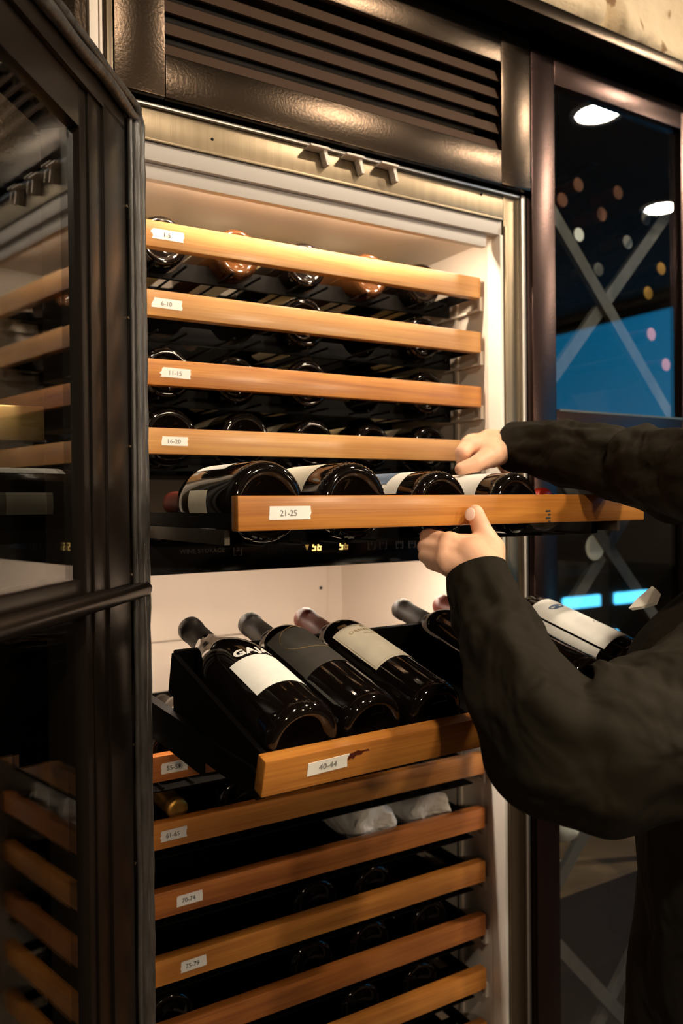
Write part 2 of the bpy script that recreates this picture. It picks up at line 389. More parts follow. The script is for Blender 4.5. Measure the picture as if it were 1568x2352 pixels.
# ceiling downlights
def downlight(x, y, label, m='lamp'):
    o = empty('ceiling_light', (x, y, ZC)); tag(o, label, 'ceiling light', 'recessed downlights')
    MB().lathe([(.072, -.001), (.072, -.008), (.092, -.008), (.094, 0)], 40).build('trim_ring', 'lamp_ring', o)
    MB().lathe([(0, -.004), (.071, -.004), (.071, -.002), (0, -.002)], 40).build('lamp_disc', m, o)
    return o
def pendant(x, y, z, label):  # unseen globe lamps, added for frontal fill light
    o = empty('added_fill_lamp', (x, y, ZC)); tag(o, label, 'added fill lamp', 'globe pendants added as fill light at the back of the room')
    h = z-ZC
    MB().lathe([(0, 0), (.05, 0), (.05, -.02), (0, -.03)], 24).build('ceiling_rose', 'black', o)
    MB().tube([(0, 0, -.02), (0, 0, h+.06)], .003, 8).build('cord', 'black', o)
    MB().lathe([(.0, h+.085), (.020, h+.08), (.030, h+.04), (.0, h+.04)], 24).build('lamp_holder', 'brass', o)
    MB().lathe([(.055*sin(pi*k/16), h-.055*cos(pi*k/16)) for k in range(17)], 32).build('glass_globe', 'fill_glow', o)
downlight(2.22, .12, 'round downlight mirrored high in the glass of the right cabinet')
downlight(3.19, -.36, 'round downlight mirrored at the right edge of the cabinet glass')
downlight(1.28, -.12, 'round downlight above the person reaching for the rack')
downlight(.25, -.55, 'added round downlight behind the camera, nearest the open fridge door')  # extra lamp added for general light from the left

pendant(1.55, -2.3, 2.08, 'added globe pendant fill lamp, the middle one at the back of the room')
pendant(-.5, -2.5, 2.10, 'added globe pendant fill lamp at the back left of the room')
pendant(2.9, -2.9, 2.05, 'added globe pendant fill lamp nearest the blue window')
# bar counter with blue lights on the far side of the room (seen mirrored in the lower glass)
bar = empty('bar_counter', (3.60, -1.35, 0)); tag(bar, 'dark bar counter with two blue glowing strips under its top, mirrored in the glass', 'bar counter')
MB().box((-.9, -.28, 0), (.85, .2, .95)).build('counter_body', 'cab_inside', bar)
MB().box((-.95, -.29, .95), (.88, .26, .99), bev=.005).build('counter_top', 'black', bar)
for x in (-.25, .17):
    MB().box((x, .201, .80), (x+.30, .215, .865), bev=.01).build('blue_strip_light', 'blue_lamp', bar)
MB().box((.10, .201, .60), (.20, .215, .65), bev=.01).build('blue_strip_light', 'blue_lamp', bar)

# ------------------------------------------------------------------ louvred grille over the fridge
YG = 1.02
g = empty('louvred_grille', (.642, YG, 1.933)); tag(g, 'dark bronze metal grille with five angled louvres above the open wine fridge', 'ventilation grille')
def loc(mb_, name, m, par, sharp=35):
    "build from world coordinates under a plain-translated parent"
    o = par.location
    mb_.v = [(v[0]-o.x, v[1]-o.y, v[2]-o.z) for v in mb_.v]
    return mb_.build(name, m, par, sharp)
x0, x1, z0, z1 = .285, .999, 1.933, 2.192; a0, a1, c0, c1 = .352, .932, 1.990, 2.136
mb = MB()
mb.box((a0, YG, z0), (a1, YG+.03, c0), bev=.0015).box((a0, YG, c1), (a1, YG+.03, z1), bev=.0015)
mb.box((x0, YG, z0), (a0-.0006, YG+.03, z1), bev=.0015).box((a1+.0006, YG, z0), (x1, YG+.03, z1), bev=.004)
loc(mb, 'grille_frame', 'bronze', g)
loc(MB().box((a0, YG+.07, c0), (a1, YG+.08, c1)), 'backing_panel', 'cab_inside', g)
for i in range(5):
    zt = c1-.0292*i
    # slat: front lip low and forward, rising toward the back
    pts = [(YG+.006, zt-.0290), (YG+.010, zt-.0290), (YG+.018, zt-.0100), (YG+.017, zt-.0085), (YG+.0145, zt-.0090)]
    loc(MB().prism(pts, 'x', a0+.001, a1-.001), 'louvre_slat', 'bronze_dark', g)

# ------------------------------------------------------------------ wine fridge
XL, XR = .326, .938           # shelf fronts
XI0, XI1 = .316, .947         # inner walls
YF = 1.04; YB = 1.58
fr = empty('wine_fridge', (.632, YF, 0)); tag(fr, 'tall built-in wine fridge with cream lit interior and open door', 'wine fridge')
# liner: an open box in cream, walls with thickness
mb = MB()
mb.box((XI0-.03, YF+.001, .10), (XI0, YB+.03, 1.90)).box((XI1, YF+.001, .10), (XI1+.005, YB+.03, 1.857))
mb.box((XI0, YB, .10), (XI1, YB+.03, 1.857)).box((XI0, YF+.02, 1.856), (XI1, YB, 1.88)).box((XI0, YF+.01, .10), (XI1, YB, .13))
mb.box((XI0, 1.09, 1.320), (XI1, YB, 1.350))
loc(mb, 'liner', 'liner', fr)
loc(MB().box((XI1-.0015, YF+.0005, .13), (XI1+.0045, 1.074, 1.857), bev=.0005), 'lit_liner_strip', 'liner_lit', fr)  # front of the liner side wall, its brightness painted in as white
# raised back cover of the lower compartment with its screw
loc(MB().box((XI0+.02, YB-.012, 1.128), (XI1-.045, YB, 1.318), bev=.003), 'back_cover', 'liner', fr)
loc(MB().lathe([(0, -.002), (.0035, -.002), (.004, 0), (0, 0)], 16, mx=Matrix.Translation((.885, YB-.0125, 1.213)) @ Matrix.Rotation(pi/2, 4, 'X')), 'screw', 'black', fr)
# grey lip that hides the upper light strip, and liner border above it
loc(MB().box((XI0, 1.052, 1.836), (XI1-.022, 1.064, 1.8565), bev=.001), 'light_lip', 'liner_grey', fr)
loc(MB().box((XI0, YF+.003, 1.857), (XI1+.004, YF+.019, 1.881), bev=.001), 'upper_border', 'liner_grey', fr)
# steel surround
mb = MB(); mb.box((XI1+.006, YF, .10), (.989, YF+.05, 1.925), bev=.001).box((.275, YF, 1.883), (XI1+.0055, YF+.05, 1.924), bev=.001).box((.262, YF, .10), (.300, YF+.05, 1.883), bev=.001)
mb.box((XI1+.0055, YF-.004, .10), (XI1+.0105, YF, 1.872), bev=.001)
mb.box((.30, YF-.002, 1.881), (.95, YF+.002, 1.8845), bev=.0005)
loc(mb, 'steel_surround', 'steel', fr)
mb = MB(); mb.box((.9893, YF-.006, .10), (.9985, YF+.05, 1.930), bev=.001).box((.275, YF-.006, 1.9245), (.985, YF+.04, 1.9285), bev=.001)
loc(mb, 'bright_edge', 'bright_steel', fr)
for px, py in ((735, 370), (815, 390), (893, 410)):
    p = at(px, py, YF); x = p.x; z = 1.9215
    mb = MB(); mb.box((x-.026, YF-.020, z-.0030), (x+.005, YF-.001, z), bev=.0006).prism([(x-.002, z-.003), (x+.004, z-.003), (x+.0085, z-.023), (x+.004, z-.023)], 'y', YF-.014, YF-.001)
    loc(mb, 'door_stop_hook', 'liner', fr)
for px, py in ((487, 320), (1105, 447)):
    p = at(px, py, YF)
    loc(MB().lathe([(0, .0012), (.0018, .0012), (.0022, 0)], 12, mx=Matrix.Translation((p.x, YF, p.z)) @ Matrix.Rotation(pi/2, 4, 'X')), 'screw', 'black', fr)
# LED strips
for (yy, zz, mm, xa, xb) in ((1.072, 1.8545, 'led', .36, .84), (1.10, 1.3165, 'led_low', .34, .86)):
    n = 12
    st = loc(MB().box((xa-.01, yy-.006, zz-.0010), (xb+.01, yy+.006, zz+.0012)), 'led_strip', 'liner_grey', fr)
    for i in range(n):
        x = xa+(xb-xa)*(i+.5)/n-.632
        MB().box((x-.004, yy-.003-YF, zz-.0022), (x+.004, yy+.003-YF, zz-.0010)).build('led', mm, st)
# slide brackets on the right wall and left wall, shelf standards
for za, zb in ((.14, 1.30), (1.37, 1.80)):
    loc(MB().box((XI1-.004, 1.155, za), (XI1, 1.163, zb)), 'shelf_standard', 'liner', fr)
    loc(MB().box((XI0, 1.155, za), (XI0+.004, 1.163, zb)), 'shelf_standard', 'liner', fr)
loc(MB().box((.27, YF+.02, 0), (.985, YB, .10)), 'kick_plate', 'black', fr)
ZT = [1.793, 1.698, 1.603, 1.508, 1.054, .960, .864, .770, .675, .580, .485]
for zt in ZT:
    for s_, xw in ((-1, XI1), (1, XI0)):
        xa, xb = sorted((xw, xw+s_*.007))
        loc(MB().box((xa, 1.094, zt-.056), (xb, 1.50, zt-.052)).box((xa, 1.088, zt-.056), (xb, 1.094, zt-.032)), 'slide_bracket', 'liner', fr)
# control panel
PY = 1.072
cp = loc(MB().box((XI0+.001, PY, 1.305), (XI1-.001, PY+.012, 1.363), bev=.001), 'control_panel', 'black_gloss', fr)
def on_panel(mb_, name, m):
    mb_.v = [(v[0]-.632, v[1]-YF, v[2]) for v in mb_.v]; return mb_.build(name, m, cp)
def ptext(txt, size, x, name, m, z=1.336, **k):
    vs, fs = text_on_front(txt, size, x, PY-.0004, z, **k); on_panel(MB().add(vs, fs), name, m)
ptext('WINE STORAGE', .0085, .4145, 'wine_storage_lettering', 'panel_grey', spacing=1.1, bold=.0001)
def ring(mb_, x, z, h=.0095, w=.0065, t=.0008):
    for a, b in (((x-w, PY-.0008, z+h-t), (x+w, PY, z+h)), ((x-w, PY-.0008, z-h), (x-w*.35, PY, z-h+t)), ((x+w*.35, PY-.0008, z-h), (x+w, PY, z-h+t)), ((x-w, PY-.0008, z-h), (x-w+t, PY, z+h)), ((x+w-t, PY-.0008, z-h), (x+w, PY, z+h))): mb_.box(a, b)
for i, (x, sy, m) in enumerate(((.468, '^', 'panel_grey'), (.523, '-', 'panel_dim'), (.546, '-', 'panel_dim'), (.698, '+', 'panel_grey'), (.720, '-', 'panel_grey'), (.752, 'o', 'ink_white'), (.777, '=', 'ink_white'))):
    mb = MB(); ring(mb, x, 1.337)
    if sy in '+': mb.box((x-.003, PY-.0008, 1.3366), (x+.003, PY, 1.3374)).box((x-.0004, PY-.0008, 1.334), (x+.0004, PY, 1.340))
    elif sy == '-': mb.box((x-.003, PY-.0008, 1.3366), (x+.003, PY, 1.3374))
    elif sy == '=': mb.box((x-.003, PY-.0008, 1.3340), (x+.003, PY, 1.3348)).box((x-.003, PY-.0008, 1.3366), (x+.003, PY, 1.3374)).box((x-.003, PY-.0008, 1.3392), (x+.003, PY, 1.340))
    elif sy == 'o': mb.box((x-.003, PY-.0008, 1.3345), (x-.002, PY, 1.3395)).box((x+.002, PY-.0008, 1.3345), (x+.003, PY, 1.3395)).box((x-.003, PY-.0008, 1.3366), (x+.003, PY, 1.3374))
    else: mb.prism([(x-.003, 1.334), (x+.003, 1.334), (x, 1.340), (x, 1.3385), (x+.002, 1.335), (x-.002, 1.335)], 'y', PY-.0008, PY)
    on_panel(mb, 'touch_button', m)
def seg7(ch, x, z, w=.0062, h=.0125, t=.0016):
    segs = {'5': 'afgcd', '6': 'afgecd'}[ch]; mb_ = []; y0, y1 = PY-.0008, PY; sl = .0016
    P = {'a': ((x, z+h-t), (x+w, z+h)), 'g': ((x, z+h/2-t/2), (x+w, z+h/2+t/2)), 'd': ((x, z), (x+w, z+t)), 'f': ((x, z+h/2), (x+t, z+h)), 'e': ((x, z), (x+t, z+h/2)), 'b': ((x+w-t, z+h/2), (x+w, z+h)), 'c': ((x+w-t, z), (x+w, z+h/2))}
    mm = MB()
    for q in segs:
        (a, b), (c, d) = P[q]; a += sl*(b-z)/h; c += sl*(b-z)/h; mm.box((a, y0, b), (c, y1, d))
    return mm
for ch, x, m in (('5', .5905, 'digits'), ('6', .5995, 'digits'), ('5', .6385, 'digits'), ('6', .6475, 'digits_dim')):
    on_panel(seg7(ch, x, 1.3295), 'display_digit', m)
x = .5815
on_panel(MB().prism([(x-.0032, 1.3395), (x+.0032, 1.3395), (x, 1.3310)], 'y', PY-.0008, PY).prism([(x-.0018, 1.3387), (x+.0018, 1.3387), (x, 1.3335)], 'y', PY-.0009, PY-.0001), 'temperature_arrow', 'digits_dim')
on_panel(MB().box((.796, PY-.001, 1.327), (.870, PY, 1.347), bev=.0004), 'mode_field', 'panel_dim')
vs, fs = text_on_front('MODE', .0085, .8245, PY-.0014, 1.337, bold=.0003); on_panel(MB().add(vs, fs), 'mode_lettering', 'ink_white')

# ------------------------------------------------------------------ fridge door, standing open
TH = R(37.8); DD = Vector((sin(TH), cos(TH), 0)); DN = Vector((cos(TH), -sin(TH), 0)); H = at(338, 1150, .98); H.z = 0
DM = Matrix((-DD, DN, Vector((0, 0, 1)))).transposed().to_4x4(); DM.translation = H   # local x: away from hinge, y: toward the inside face, z up
rel = Matrix.Translation(-Vector(fr.location)) @ DM
def dloc(mb_, name, m, par=None, sharp=35):
    if par is None: mb_.v = [tuple(rel @ Vector(v)) for v in mb_.v]; return mb_.build(name, m, fr, sharp)
    mb_.v = [tuple(rel @ Vector(v)) for v in mb_.v]; return mb_.build(name, m, par, sharp)
mb = MB(); DW = .70
mb.box((.0, -.05, .14), (.165, -.006, 1.895), bev=.003).box((DW-.12, -.05, .14), (DW, -.006, 1.895), bev=.003)
mb.box((.165, -.05, 1.792), (DW-.12, -.006, 1.895), bev=.002).box((.165, -.05, .14), (DW-.12, -.006, .25), bev=.002)
mb.box((.165, -.045, 1.293), (DW-.12, -.010, 1.325), bev=.002)
# stepped inner profile
mb.box((.058, -.006, .19), (.118, .000, 1.842), bev=.001).box((.118, -.006, .19), (.150, -.003, 1.842), bev=.001)
mb.box((.058, -.006, 1.835), (DW-.05, .000, 1.865), bev=.001)
mb.box((.006, -.006, .16), (.022, .002, 1.888), bev=.001).box((.022, -.006, 1.872), (DW-.02, .002, 1.888), bev=.001)
door = dloc(mb, 'door', 'door_brown'); tag(door, 'dark brown door frame swung wide open', None)
dloc(MB().box((.160, -.0175, 1.322), (DW-.115, -.0135, 1.795)), 'glass_pane', 'pane', door)
dloc(MB().box((.160, -.0175, .245), (DW-.115, -.0135, 1.296)), 'glass_pane', 'pane', door)
dloc(MB().tube([(.014, .003, 1.300), (.024, .004, 1.300), (.30, .006, 1.3005), (DW-.02, .006, 1.3005)], [.007, .0095, .0095, .0095], 20).box((.016, -.006, 1.292), (DW-.02, .003, 1.309)), 'door_rail', 'door_brown', door)
# wrinkled magnetic gasket running round the inner face
mb = MB(); pts = []; rad = []
zs = [ .17+i*(1.862-.17)/150 for i in range(151)]
for i, z in enumerate(zs):
    wv = noise.noise(Vector((z*6, 0, 4)))*.004+noise.noise(Vector((z*19, 2, 4)))*.0018
    pts.append((.036+wv, .004+wv*.6, z)); rad.append(.0068+noise.noise(Vector((z*11, 7, 1)))*.0022)
for i in range(1, 90):
    x = .036+(DW-.075)*i/90; wv = noise.noise(Vector((x*12, 5, 9)))*.006
    pts.append((x, .005+wv*.5, 1.862-max(0, .014*(1-i/4))*0+wv)); rad.append(.0065+noise.noise(Vector((x*14, 7, 6)))*.0022)
mb.tube(pts, rad, 10, upv=(0, 1, 0))
pts = [(.047+noise.noise(Vector((z*9, 3, 2)))*.003, .002, z) for z in zs]
mb.tube(pts, .0032, 8, upv=(0, 1, 0))
dloc(mb, 'gasket', 'gasket', door, None)
pts = [(.013+noise.noise(Vector((z*7, 8, 2)))*.0012, .002, z) for z in zs]+[(.013+(DW-.04)*i/40, .002, 1.880) for i in range(1, 41)]
dloc(MB().tube(pts, [.0055+noise.noise(Vector((i*.35, 0, 0)))*.0012 for i in range(len(pts))], 10, upv=(0, 1, 0)), 'outer_gasket', 'gasket', door, None)
for z in (1.75, 1.62, 1.47, 1.32, 1.12, .98):
    dloc(MB().box((.0535, -.001, z-.0015), (.0575, .0015, z+.0015), bev=.0005), 'rivet', 'steel', door)

# ------------------------------------------------------------------ neighbouring cabinets
cb = empty('display_cabinet', (1.0, YG, 0)); tag(cb, 'plum bronze glazed cabinet right of the fridge with diagonal bottle racks', 'cabinet')
mb = MB()
mb.box((1.000, YG, 0), (1.0555, YG+.028, 2.178), bev=.002).box((1.401, YG, 0), (1.4585, YG+.028, 2.178), bev=.002)
mb.box((1.0555, YG, 2.132), (1.401, YG+.028, 2.178), bev=.002).box((1.0555, YG, 1.438), (1.401, YG+.028, 1.563), bev=.002).box((1.0555, YG, .05), (1.401, YG+.028, .16), bev=.002)
loc(mb, 'door_frame', 'purple_bronze', cb)
loc(MB().box((1.062, YG-.0008, 1.560), (1.401, YG+.006, 1.5635)), 'brass_bead', 'steel', cb)
mb = MB(); mb.box((1.462, YG, 0), (1.52, YG+.028, 2.178), bev=.002).box((1.80, YG, 0), (1.86, YG+.028, 2.178), bev=.002).box((1.52, YG, 2.132), (1.80, YG+.028, 2.178), bev=.002).box((1.52, YG, 1.438), (1.80, YG+.028, 1.563), bev=.002).box((1.52, YG, .05), (1.80, YG+.028, .16), bev=.002)
loc(mb, 'door_frame', 'purple_bronze', cb)
for xa, xb in ((1.053, 1.403), (1.518, 1.802)):
    for za, zb in ((1.560, 2.135), (.158, 1.440)):
        loc(MB().box((xa, YG+.010, za), (xb, YG+.014, zb)), 'glass_pane', 'pane_tint', cb)
mb = MB(); mb.box((1.0, YG+.03, 0), (1.02, 1.62, 2.178)).box((1.86, YG+.03, 0), (1.88, 1.62, 2.178)).box((1.02, 1.60, .05), (1.86, 1.62, 2.178)).box((1.02, YG+.03, 2.16), (1.86, 1.60, 2.178)).box((1.02, YG+.03, .05), (1.86, 1.60, .07))
loc(mb, 'cabinet_box', 'cab_inside', cb)
# diagonal rack slats
def slat(xc, zc, sgn, hx=.245, y0=1.165, y1=1.50):
    sl = 1.09*sgn; w_ = .0205; pts = [(xc-hx, zc-hx*sl-w_), (xc+hx, zc+hx*sl-w_), (xc+hx, zc+hx*sl+w_), (xc-hx, zc-hx*sl+w_)]
    if sgn < 0: pts = pts[::-1]
    return MB().prism(pts, 'y', y0, y1)
for zc in (1.822, 1.294, .766, .30):
    for sg in (1, -1):
        loc(slat(1.39 if zc > 1.5 else 1.396, zc, sg, .24 if zc > .5 else .19, 1.195+(.012 if sg > 0 else 0), 1.207+(.012 if sg > 0 else 0)), 'rack_slat', 'lattice', cb)
loc(MB().prism([(1.05, 1.155), (1.10, 1.155), (1.55, .99), (1.55, .80), (1.30, .925), (1.05, .86)][::-1], 'y', 1.50, 1.59).box((1.03, 1.2, .84), (1.85, 1.5, .86)), 'lower_board', 'brown_board', cb) if False else None
loc(MB().box((1.03, 1.20, .575), (1.85, 1.56, .587)), 'reflection_board', 'brown_board', cb)  # board stands in for a brown floor reflection in the glass
# left neighbour
lc = empty('bronze_cabinet', (.24, YG, 0)); tag(lc, 'dark bronze cabinet left of the fridge with pale vertical edge strips', 'cabinet')
mb = MB(); mb.box((-.35, YG, 0), (.238, YG+.03, 2.192), bev=.002).box((.2385, YG+.012, .05), (.2845, YG+.03, 2.192))
mb.box((-.35, YG+.03, 0), (.255, 1.6, 2.192))
loc(mb, 'cabinet_body', 'bronze', lc)
loc(MB().box((.2540, YG-.002, .05), (.2650, YG+.012, 2.192), bev=.001).box((.2665, YG-.002, .05), (.2700, YG+.012, 2.192), bev=.001), 'pale_edge_strip', 'liner', lc)
loc(MB().box((.2755, YG, .05), (.2838, YG+.012, 2.192), bev=.002), 'steel_edge_strip', 'steel', lc)
loc(MB().box((.02, YG-.016, 1.478), (.226, YG-.001, 1.520), bev=.003), 'brass_rail', 'brass', lc)
# ------------------------------------------------------------------ pull-out shelves
RB = .045      # bottle bottoms lie this far below the top of the wooden front (minus)
SLOTS = (-.247, -.1305, -.014, .103, .219)
def cradle(slots, r, zc, ztop, zbot, xa, xb):
    pts = [(xa, zbot)]; pts.append((xa, ztop)); top = []
    for xs in slots:
        hw = math.sqrt(max(0, r*r-(zc-ztop)**2))
        for k in range(9):
            x = -hw+2*hw*k/8; top.append((xs+x, zc-math.sqrt(max(0, r*r-x*x))))
    pts += top+[(xb, ztop), (xb, zbot)]
    return pts
def shelf(label, x, y, zt, wood, tagtxt=None, tagx=0, tagw=.040, tagh=.0135, torn=0, slots=SLOTS, mx=None, ink='ink_grey', rack=True, tagrot=0, solid=False):
    "local frame: x along the front from its middle, y into the fridge, z = 0 at the top edge of the wooden front"
    o = empty('pull_out_shelf', (x, y, zt), mx); tag(o, label, 'shelf', 'wooden-fronted pull-out shelves')
    MB().box((-.306, 0, -.036), (.306, .017, 0), bev=.0016).build('wooden_front', M[wood], o)
    mb = MB()
    for s_ in (-1, 1): mb.box((s_*.297-.004, .017, -.035), (s_*.297+.004, .46, -.018))
    mb.prism(cradle(slots, .0425, -.0075, -.030, -.056, -.297, .297), 'y', .075, .082)
    mb.prism(cradle(slots, .0165, -.0120, -.018, -.056, -.297, .297), 'y', .262, .268)
    mb.box((-.297, .452, -.055), (.297, .46, -.02)).box((-.293, .250, -.0566), (.293, .452, -.0545))
    for xs in slots:
        for q in (-.022, .022): mb.tube([(xs+q, .017, -.0515), (xs+q, .455, -.0515)], .0018, 6)
    if solid: mb.box((-.293, .0175, -.0566), (.293, .452, -.0545))  # added plate keeps the unlit lower racks black
    mb.build('rack', 'black', o)
    if tagtxt is not None:
        # a strip of paper tape, its left end torn
        w_, h_ = tagw/2, tagh/2; rnd = random.Random(tagtxt)
        left = [(-w_+rnd.uniform(-.003, .001)*torn, h_-2*h_*i/5) for i in range(1, 5)]
        right = [(w_+rnd.uniform(-.0012, .0012), -h_+2*h_*i/4) for i in range(1, 4)]
        pts = [(-w_+.001*torn, h_)]+left+[(-w_-.002*torn, -h_), (w_, -h_)]+right+[(w_, h_)]
        c, s_ = cos(R(tagrot)), sin(R(tagrot)); pts = [(tagx+a*c-b*s_, -.018+a*s_+b*c) for a, b in pts][::-1]
        t_ = MB().prism(pts, 'y', -.0006, 0).build('paper_tag', 'paper', o)
        vs, fs = text_on_front(tagtxt, .0088, tagx-.002, -.0008, -.0185, rot=R(tagrot)); MB().add(vs, fs).build('printed_number', M[ink], t_)
    return o
XM = (XL+XR)/2; YS = 1.083
def tx(px, py, Y=YS): return at(px, py, Y).x-XM
shelf('pale honey wooden pull-out shelf tagged 1-5, topmost in the fridge', XM, YS, ZT[0], 'wood_pale', '1-5', tx(386, 522), .044, .0135, 1, ink='ink')
shelf('pale honey wooden pull-out shelf tagged 6-10, second from the top', XM, YS, ZT[1], 'wood_pale', '6-10', tx(385, 688), .041, .0135, 1.3, tagrot=-1)
shelf('streaky orange-brown wooden pull-out shelf tagged 11-15', XM, YS, ZT[2], 'wood_amber', '11-15', tx(405, 853), .041, .0135, 1.5, tagrot=-1)
shelf('pale wooden pull-out shelf tagged 16-20, just above the pulled-out rack', XM, YS, ZT[3], 'wood_pale', '16-20', tx(402, 1011), .037, .0125, .4)
YT = .745
tray = shelf('amber wooden pull-out shelf tagged 21-25, drawn out by two hands', XM, YT, 1.4095, 'wood_amber', '21-25', tx(666, 1172, YT), .048, .0140, .2, slots=(-.247, -.150, -.017, .104, .19), ink='ink_grey')
# telescopic slides of the drawn-out shelf
for s_ in (-1, 1): MB().box((s_*.301-.003, .04, -.0515), (s_*.301+.003, .50, -.0355)).build('slide', 'slide_steel', tray)
vs, fs = [], []
mb = MB()
for i in range(4): mb.box((.118+.004*(i % 2), -.0004, -.022-.0045*i), (.126, .0, -.0200-.0045*i))
for q in range(5): x_ = .60-XM+.012*q
mb.build('burn_marks', 'ink', tray)
LOW = [('dark reddish-brown', 'wood_red', '55-59', (402, 1776), 0), ('brown', 'wood_amber', '61-65', (400, 1924), 0), ('deep orange-brown', 'wood_red', '70-74', (436, 2066), 0), ('golden knotted', 'wood_amber', '75-79', (445, 2228), 0)]
LL = ['dark reddish-brown wooden pull-out shelf tagged 55-59, half hidden behind the tilted rack', 'brown wooden pull-out shelf tagged 61-65, below the tilted rack', 'deep orange-brown wooden pull-out shelf tagged 70-74, holding tissue-wrapped bottles above it', 'golden knotty wooden pull-out shelf tagged 75-79']
for i in range(4):
    _, wd, tt, (px, py), _ = LOW[i]
    shelf(LL[i], XM, YS, ZT[4+i], wd, tt, tx(px, py), .037, .0150, .6, ink='ink', tagrot=1, solid=True)
shelf('reddish-brown untagged wooden pull-out shelf directly below the 75-79 shelf', XM, YS, ZT[8], 'wood_red', solid=True)
shelf('golden-brown untagged wooden pull-out shelf, second below the 75-79 shelf', XM, YS, ZT[9], 'wood_amber', solid=True)
shelf('orange wooden pull-out shelf whose corner shows at the bottom edge', XM, YS, ZT[10], 'wood_amber', solid=True)

# tilted presentation rack
TILT = 15
TX = Matrix.Translation((XM-.004, .690, 1.157)) @ Matrix.Rotation(R(TILT), 4, 'X') @ Matrix.Rotation(R(1.6), 4, 'Y').inverted()
TX = Matrix.Translation((XM-.004, .690, 1.160)) @ Matrix.Rotation(R(2.0), 4, 'Z') @ Matrix.Rotation(R(TILT), 4, 'X')
dr = empty('tilted_display_rack', mx=TX); tag(dr, 'amber wooden-fronted display rack tagged 40-44, drawn out, holding six bottles at a slant', 'shelf', 'wooden-fronted pull-out shelves')
MB().box((-.306, 0, -.038), (.306, .016, 0), bev=.0018).build('wooden_front', M['wood_amber'], dr)
tgx = -.306+.074
t_ = MB().prism([(tgx-.026, -.025), (tgx-.0262, -.011), (tgx+.022, -.0095), (tgx+.019, -.014), (tgx+.0205, -.0235)][::-1], 'y', -.0006, 0).build('paper_tag', 'paper', dr)
vs, fs = text_on_front('40-44', .0090, tgx-.003, -.0008, -.0175, rot=R(1)); MB().add(vs, fs).build('printed_number', M['ink_grey'], t_)
MB().prism([(tgx+.0205, -.0175), (tgx+.023, -.0150), (tgx+.027, -.0165), (tgx+.030, -.0128), (tgx+.036, -.0135), (tgx+.039, -.0105), (tgx+.046, -.0108), (tgx+.044, -.0085), (tgx+.036, -.0092), (tgx+.031, -.0075), (tgx+.026, -.0095), (tgx+.021, -.0095)][::-1], 'y', -.0003, 0).build('adhesive_stain', M['foil_red'], dr)
mb = MB(); mb.box((-.300, .016, -.049), (.300, .250, -.045)).box((-.300, .246, -.049), (.300, .252, .004))
for s_ in (-1, 1): mb.box((s_*.300-.003, .016, -.049), (s_*.300+.003, .252, .0))
for k in range(8):
    xs = -.255+.078*k
    for q in (-.039, ): mb.box((xs+q-.0015, .02, -.0455), (xs+q+.0015, .24, -.040))
mb.build('bottle_tray', 'black', dr)
# upright back support + horizontal runners, in the level frame
inv = TX.inverted()
mb = MB(); mb.box((XL+.004, .952, 1.135), (XR-.006, .958, 1.214))
for s_ in (XL+.004, XR-.010):
    mb.prism([(.72, 1.128), (.955, 1.137), (.955, 1.222), (.90, 1.205)], 'x', s_, s_+.003)
mb.v = [tuple(inv @ Vector(v)) for v in mb.v]; mb.build('back_support', 'black', dr)
for xw in (XL-.004, XR-.004):
    mb = MB(); mb.box((xw, .70, 1.118), (xw+.009, 1.20, 1.146)).box((xw+.001, .85, 1.100), (xw+.007, 1.45, 1.117)).box((xw-.002, .70, 1.144), (xw+.011, 1.20, 1.148))
    mb.v = [tuple(inv @ Vector(v)) for v in mb.v]; mb.build('runner', 'black', dr)

# ------------------------------------------------------------------ bottles lying on the closed shelves
YBASE = 1.122
def xslot(px, py, Y=YBASE): return at(px, py, Y).x
def lay(label, px, py, zt, group, r=.038, dy=0, **k):
    return bottle(label, group, r=r, mx=lying(xslot(px, py, YBASE), YBASE+dy, zt-.050+r, roll=k.pop('roll', 0)), **k)
G1 = 'bottles lying on the 1-5 shelf'; G2 = 'bottles lying on the 6-10 shelf'; G3 = 'bottles lying on the 11-15 shelf'; G4 = 'bottles lying on the 16-20 shelf'
LB = [(.07, .16, -60, 60, 'paper_old'), (.06, .14, 130, 215, 'paper_old')]
LC = [(.07, .16, -55, 55, 'paper_cream'), (.06, .15, 140, 220, 'paper_cream')]
lay('dark bottle with netted base behind the 1-5 tag, leftmost on its shelf', 375, 540, ZT[0], G1, r=.0375, labels=LB)
lay('brown bottle with sparkling netted base, second from left on the 1-5 shelf', 548, 565, ZT[0], G1, r=.0375, glass='glass_brown', labels=LC)
lay('dark bottle base, middle of the five on the 1-5 shelf', 705, 590, ZT[0], G1, r=.0365, labels=LB)
lay('dark bottle with amber glint, fourth from left on the 1-5 shelf', 852, 605, ZT[0], G1, r=.037, glass='glass_brown', labels=LC)
lay('dark bottle at the right end of the 1-5 shelf', 975, 628, ZT[0], G1, r=.0365, labels=LB)
lay('dark bottle with knurled rim, left of the two on the 6-10 shelf', 702, 715, ZT[1], G2, r=.0405, labels=LC)
lay('dark bottle near the right end of the 6-10 shelf', 975, 745, ZT[1], G2, r=.0385, labels=LB)
lay('dark bottle above the 11-15 tag, leftmost on its shelf', 385, 840, ZT[2], G3, r=.0385, labels=LB)
lay('dark bottle, second from left on the 11-15 shelf', 545, 855, ZT[2], G3, r=.036, labels=LC)
lay('dark bottle, third from left on the 11-15 shelf', 710, 865, ZT[2], G3, r=.0385, labels=LB)
lay('dark bottle alone at the right end of the 11-15 shelf', 984, 885, ZT[2], G3, r=.0385, labels=LC)
lay('thick dark bottle above the 16-20 tag, leftmost on its shelf', 392, 990, ZT[3], G4, r=.0425, kind='burgundy', labels=LB, kn=False)
